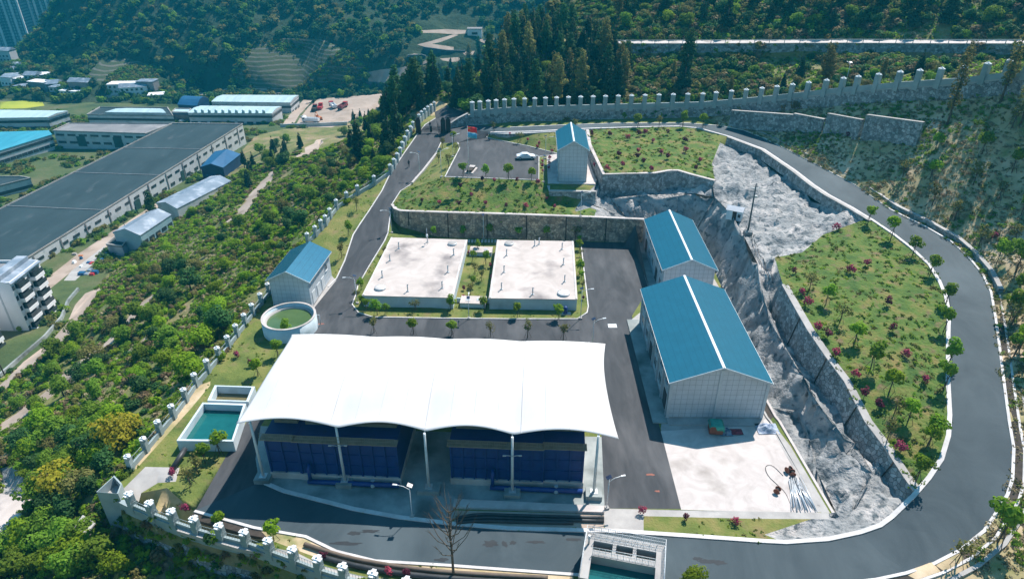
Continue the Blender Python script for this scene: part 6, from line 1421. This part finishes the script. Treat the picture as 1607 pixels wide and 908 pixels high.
# concrete tank slab in the bottom left corner
q = P([(0,900,-11.7)]) ; q = [W(-60,770,-12), W(68,786,-12), W(66,800,-12), W(22,842,-12), W(0,868,-12), W(-60,880,-12)]
c = q[0]; t = thing('concrete_slab', 'pale sunlit concrete slab with a round hatch in the bottom left corner', 'slab', tuple(c)); m_ = MB().prism([(p.x-c.x, p.y-c.y) for p in q][::-1], -4, .5); m_.build('slab', M_TANKT, t)
h_ = W(26,815,-11.5); MB().lathe([(.9,.5),(.9,.85),(.3,1.0),(0,1.0)], h_.x-c.x, h_.y-c.y, 20).build('hatch', M_METAL, t)
# utility poles beside the valley road
for u, v, h, lb in ((8,590,8,'dark utility pole at the left edge beside the pale valley track'),(205,385,9,'lattice pole in front of the slate blue shed')):
    g = G(u, v); t = thing('utility_pole', lb, 'utility pole', tuple(g)); MB().tube([(0,0,-1),(0,0,h)], [.16,.1], 6).build('pole', M_DARK, t); MB().cbox(0,0,h-.8,1.8,.1,.1).build('crossarm', M_DARK, t)
# retaining parapets of the valley track
q = [G(u, v) for u, v in [(0,592),(30,566),(72,530),(98,500),(108,474),(124,455)]]; q = [p+V3(0,0,.9) for p in q]
retain('track_wall', q, [p.z-1 for p in q], M_CONCD, 'grey wall along the far side of the pale valley track', None, lean=.05, th=.5, up=0, cat='wall')
# wet patches, chalk marks and tyre-dark stains on the asphalt, each a thin sheet on the road
M_WET = mat('wet_asphalt', [(.014,.019,.024),(.022,.028,.034)], rough=.75, scale=1); M_CHALK = mat('chalk_mark', [(.20,.08,.06),(.28,.11,.08)], rough=.9, scale=2); M_DUST = mat('pale_dust', [(.12,.125,.13),(.20,.205,.21)], rough=.95, scale=.6)
def stain(u, v, rx, ry, m, seed, z=None):
    r = random.Random(seed); p = G(u, v); n = 18; c = MB(); vs = []
    for k in range(n):
        a = 6.283*k/n; q = r.uniform(.55, 1.1); x, y = p.x+math.cos(a)*rx*q, p.y+math.sin(a)*ry*q; vs.append((x, y, Zg(x, y)+.008))
    vs.append((p.x, p.y, Zg(p.x, p.y)+.012)); c.add(vs, [(i, (i+1) % n, n) for i in range(n)]); c.build('road_stain', m, kind='structure')
for i, (u, v, rx, ry) in enumerate([(555,836,.8,.35),(580,833,1.3,.3),(540,852,2.0,.3),(770,852,1.,.6),(792,853,.4,.5),(693,878,.9,.3),(1110,880,1.2,.35),(1128,882,1.,.4),(1095,876,.7,.3),(552,497,1.6,.35),(805,851,.5,.3),(840,850,1.2,.25),(900,846,1.0,.3)]): stain(u, v, rx, ry, M_WET, i)
for i, (u, v, rx, ry) in enumerate([(1021,744,.6,.25),(1032,770,.45,.2),(504,508,.8,.25)]): stain(u, v, rx, ry, M_CHALK, 30+i)
for i, (u, v, rx, ry) in enumerate([(960,420,.9,10),(985,430,.7,9),(940,560,.6,8),(975,650,.5,9),(1000,700,.6,7),(930,470,2.5,4),(980,500,2,3)]): pass
# haze
hb = MB().box(-1200,-160,-140,1200,1500,420); ho = hb.build('haze', None, kind='stuff'); hm = bpy.data.materials.new('haze'); hm.use_nodes = True; n_ = hm.node_tree.nodes; n_.remove(n_['Principled BSDF'])
pv = n_.new('ShaderNodeVolumePrincipled'); pv.inputs['Color'].default_value = (.015,.33,.52,1); pv.inputs['Density'].default_value = .00048; pv.inputs['Anisotropy'].default_value = .2
hm.node_tree.links.new(pv.outputs[0], n_['Material Output'].inputs['Volume']); ho.data.materials.append(hm)
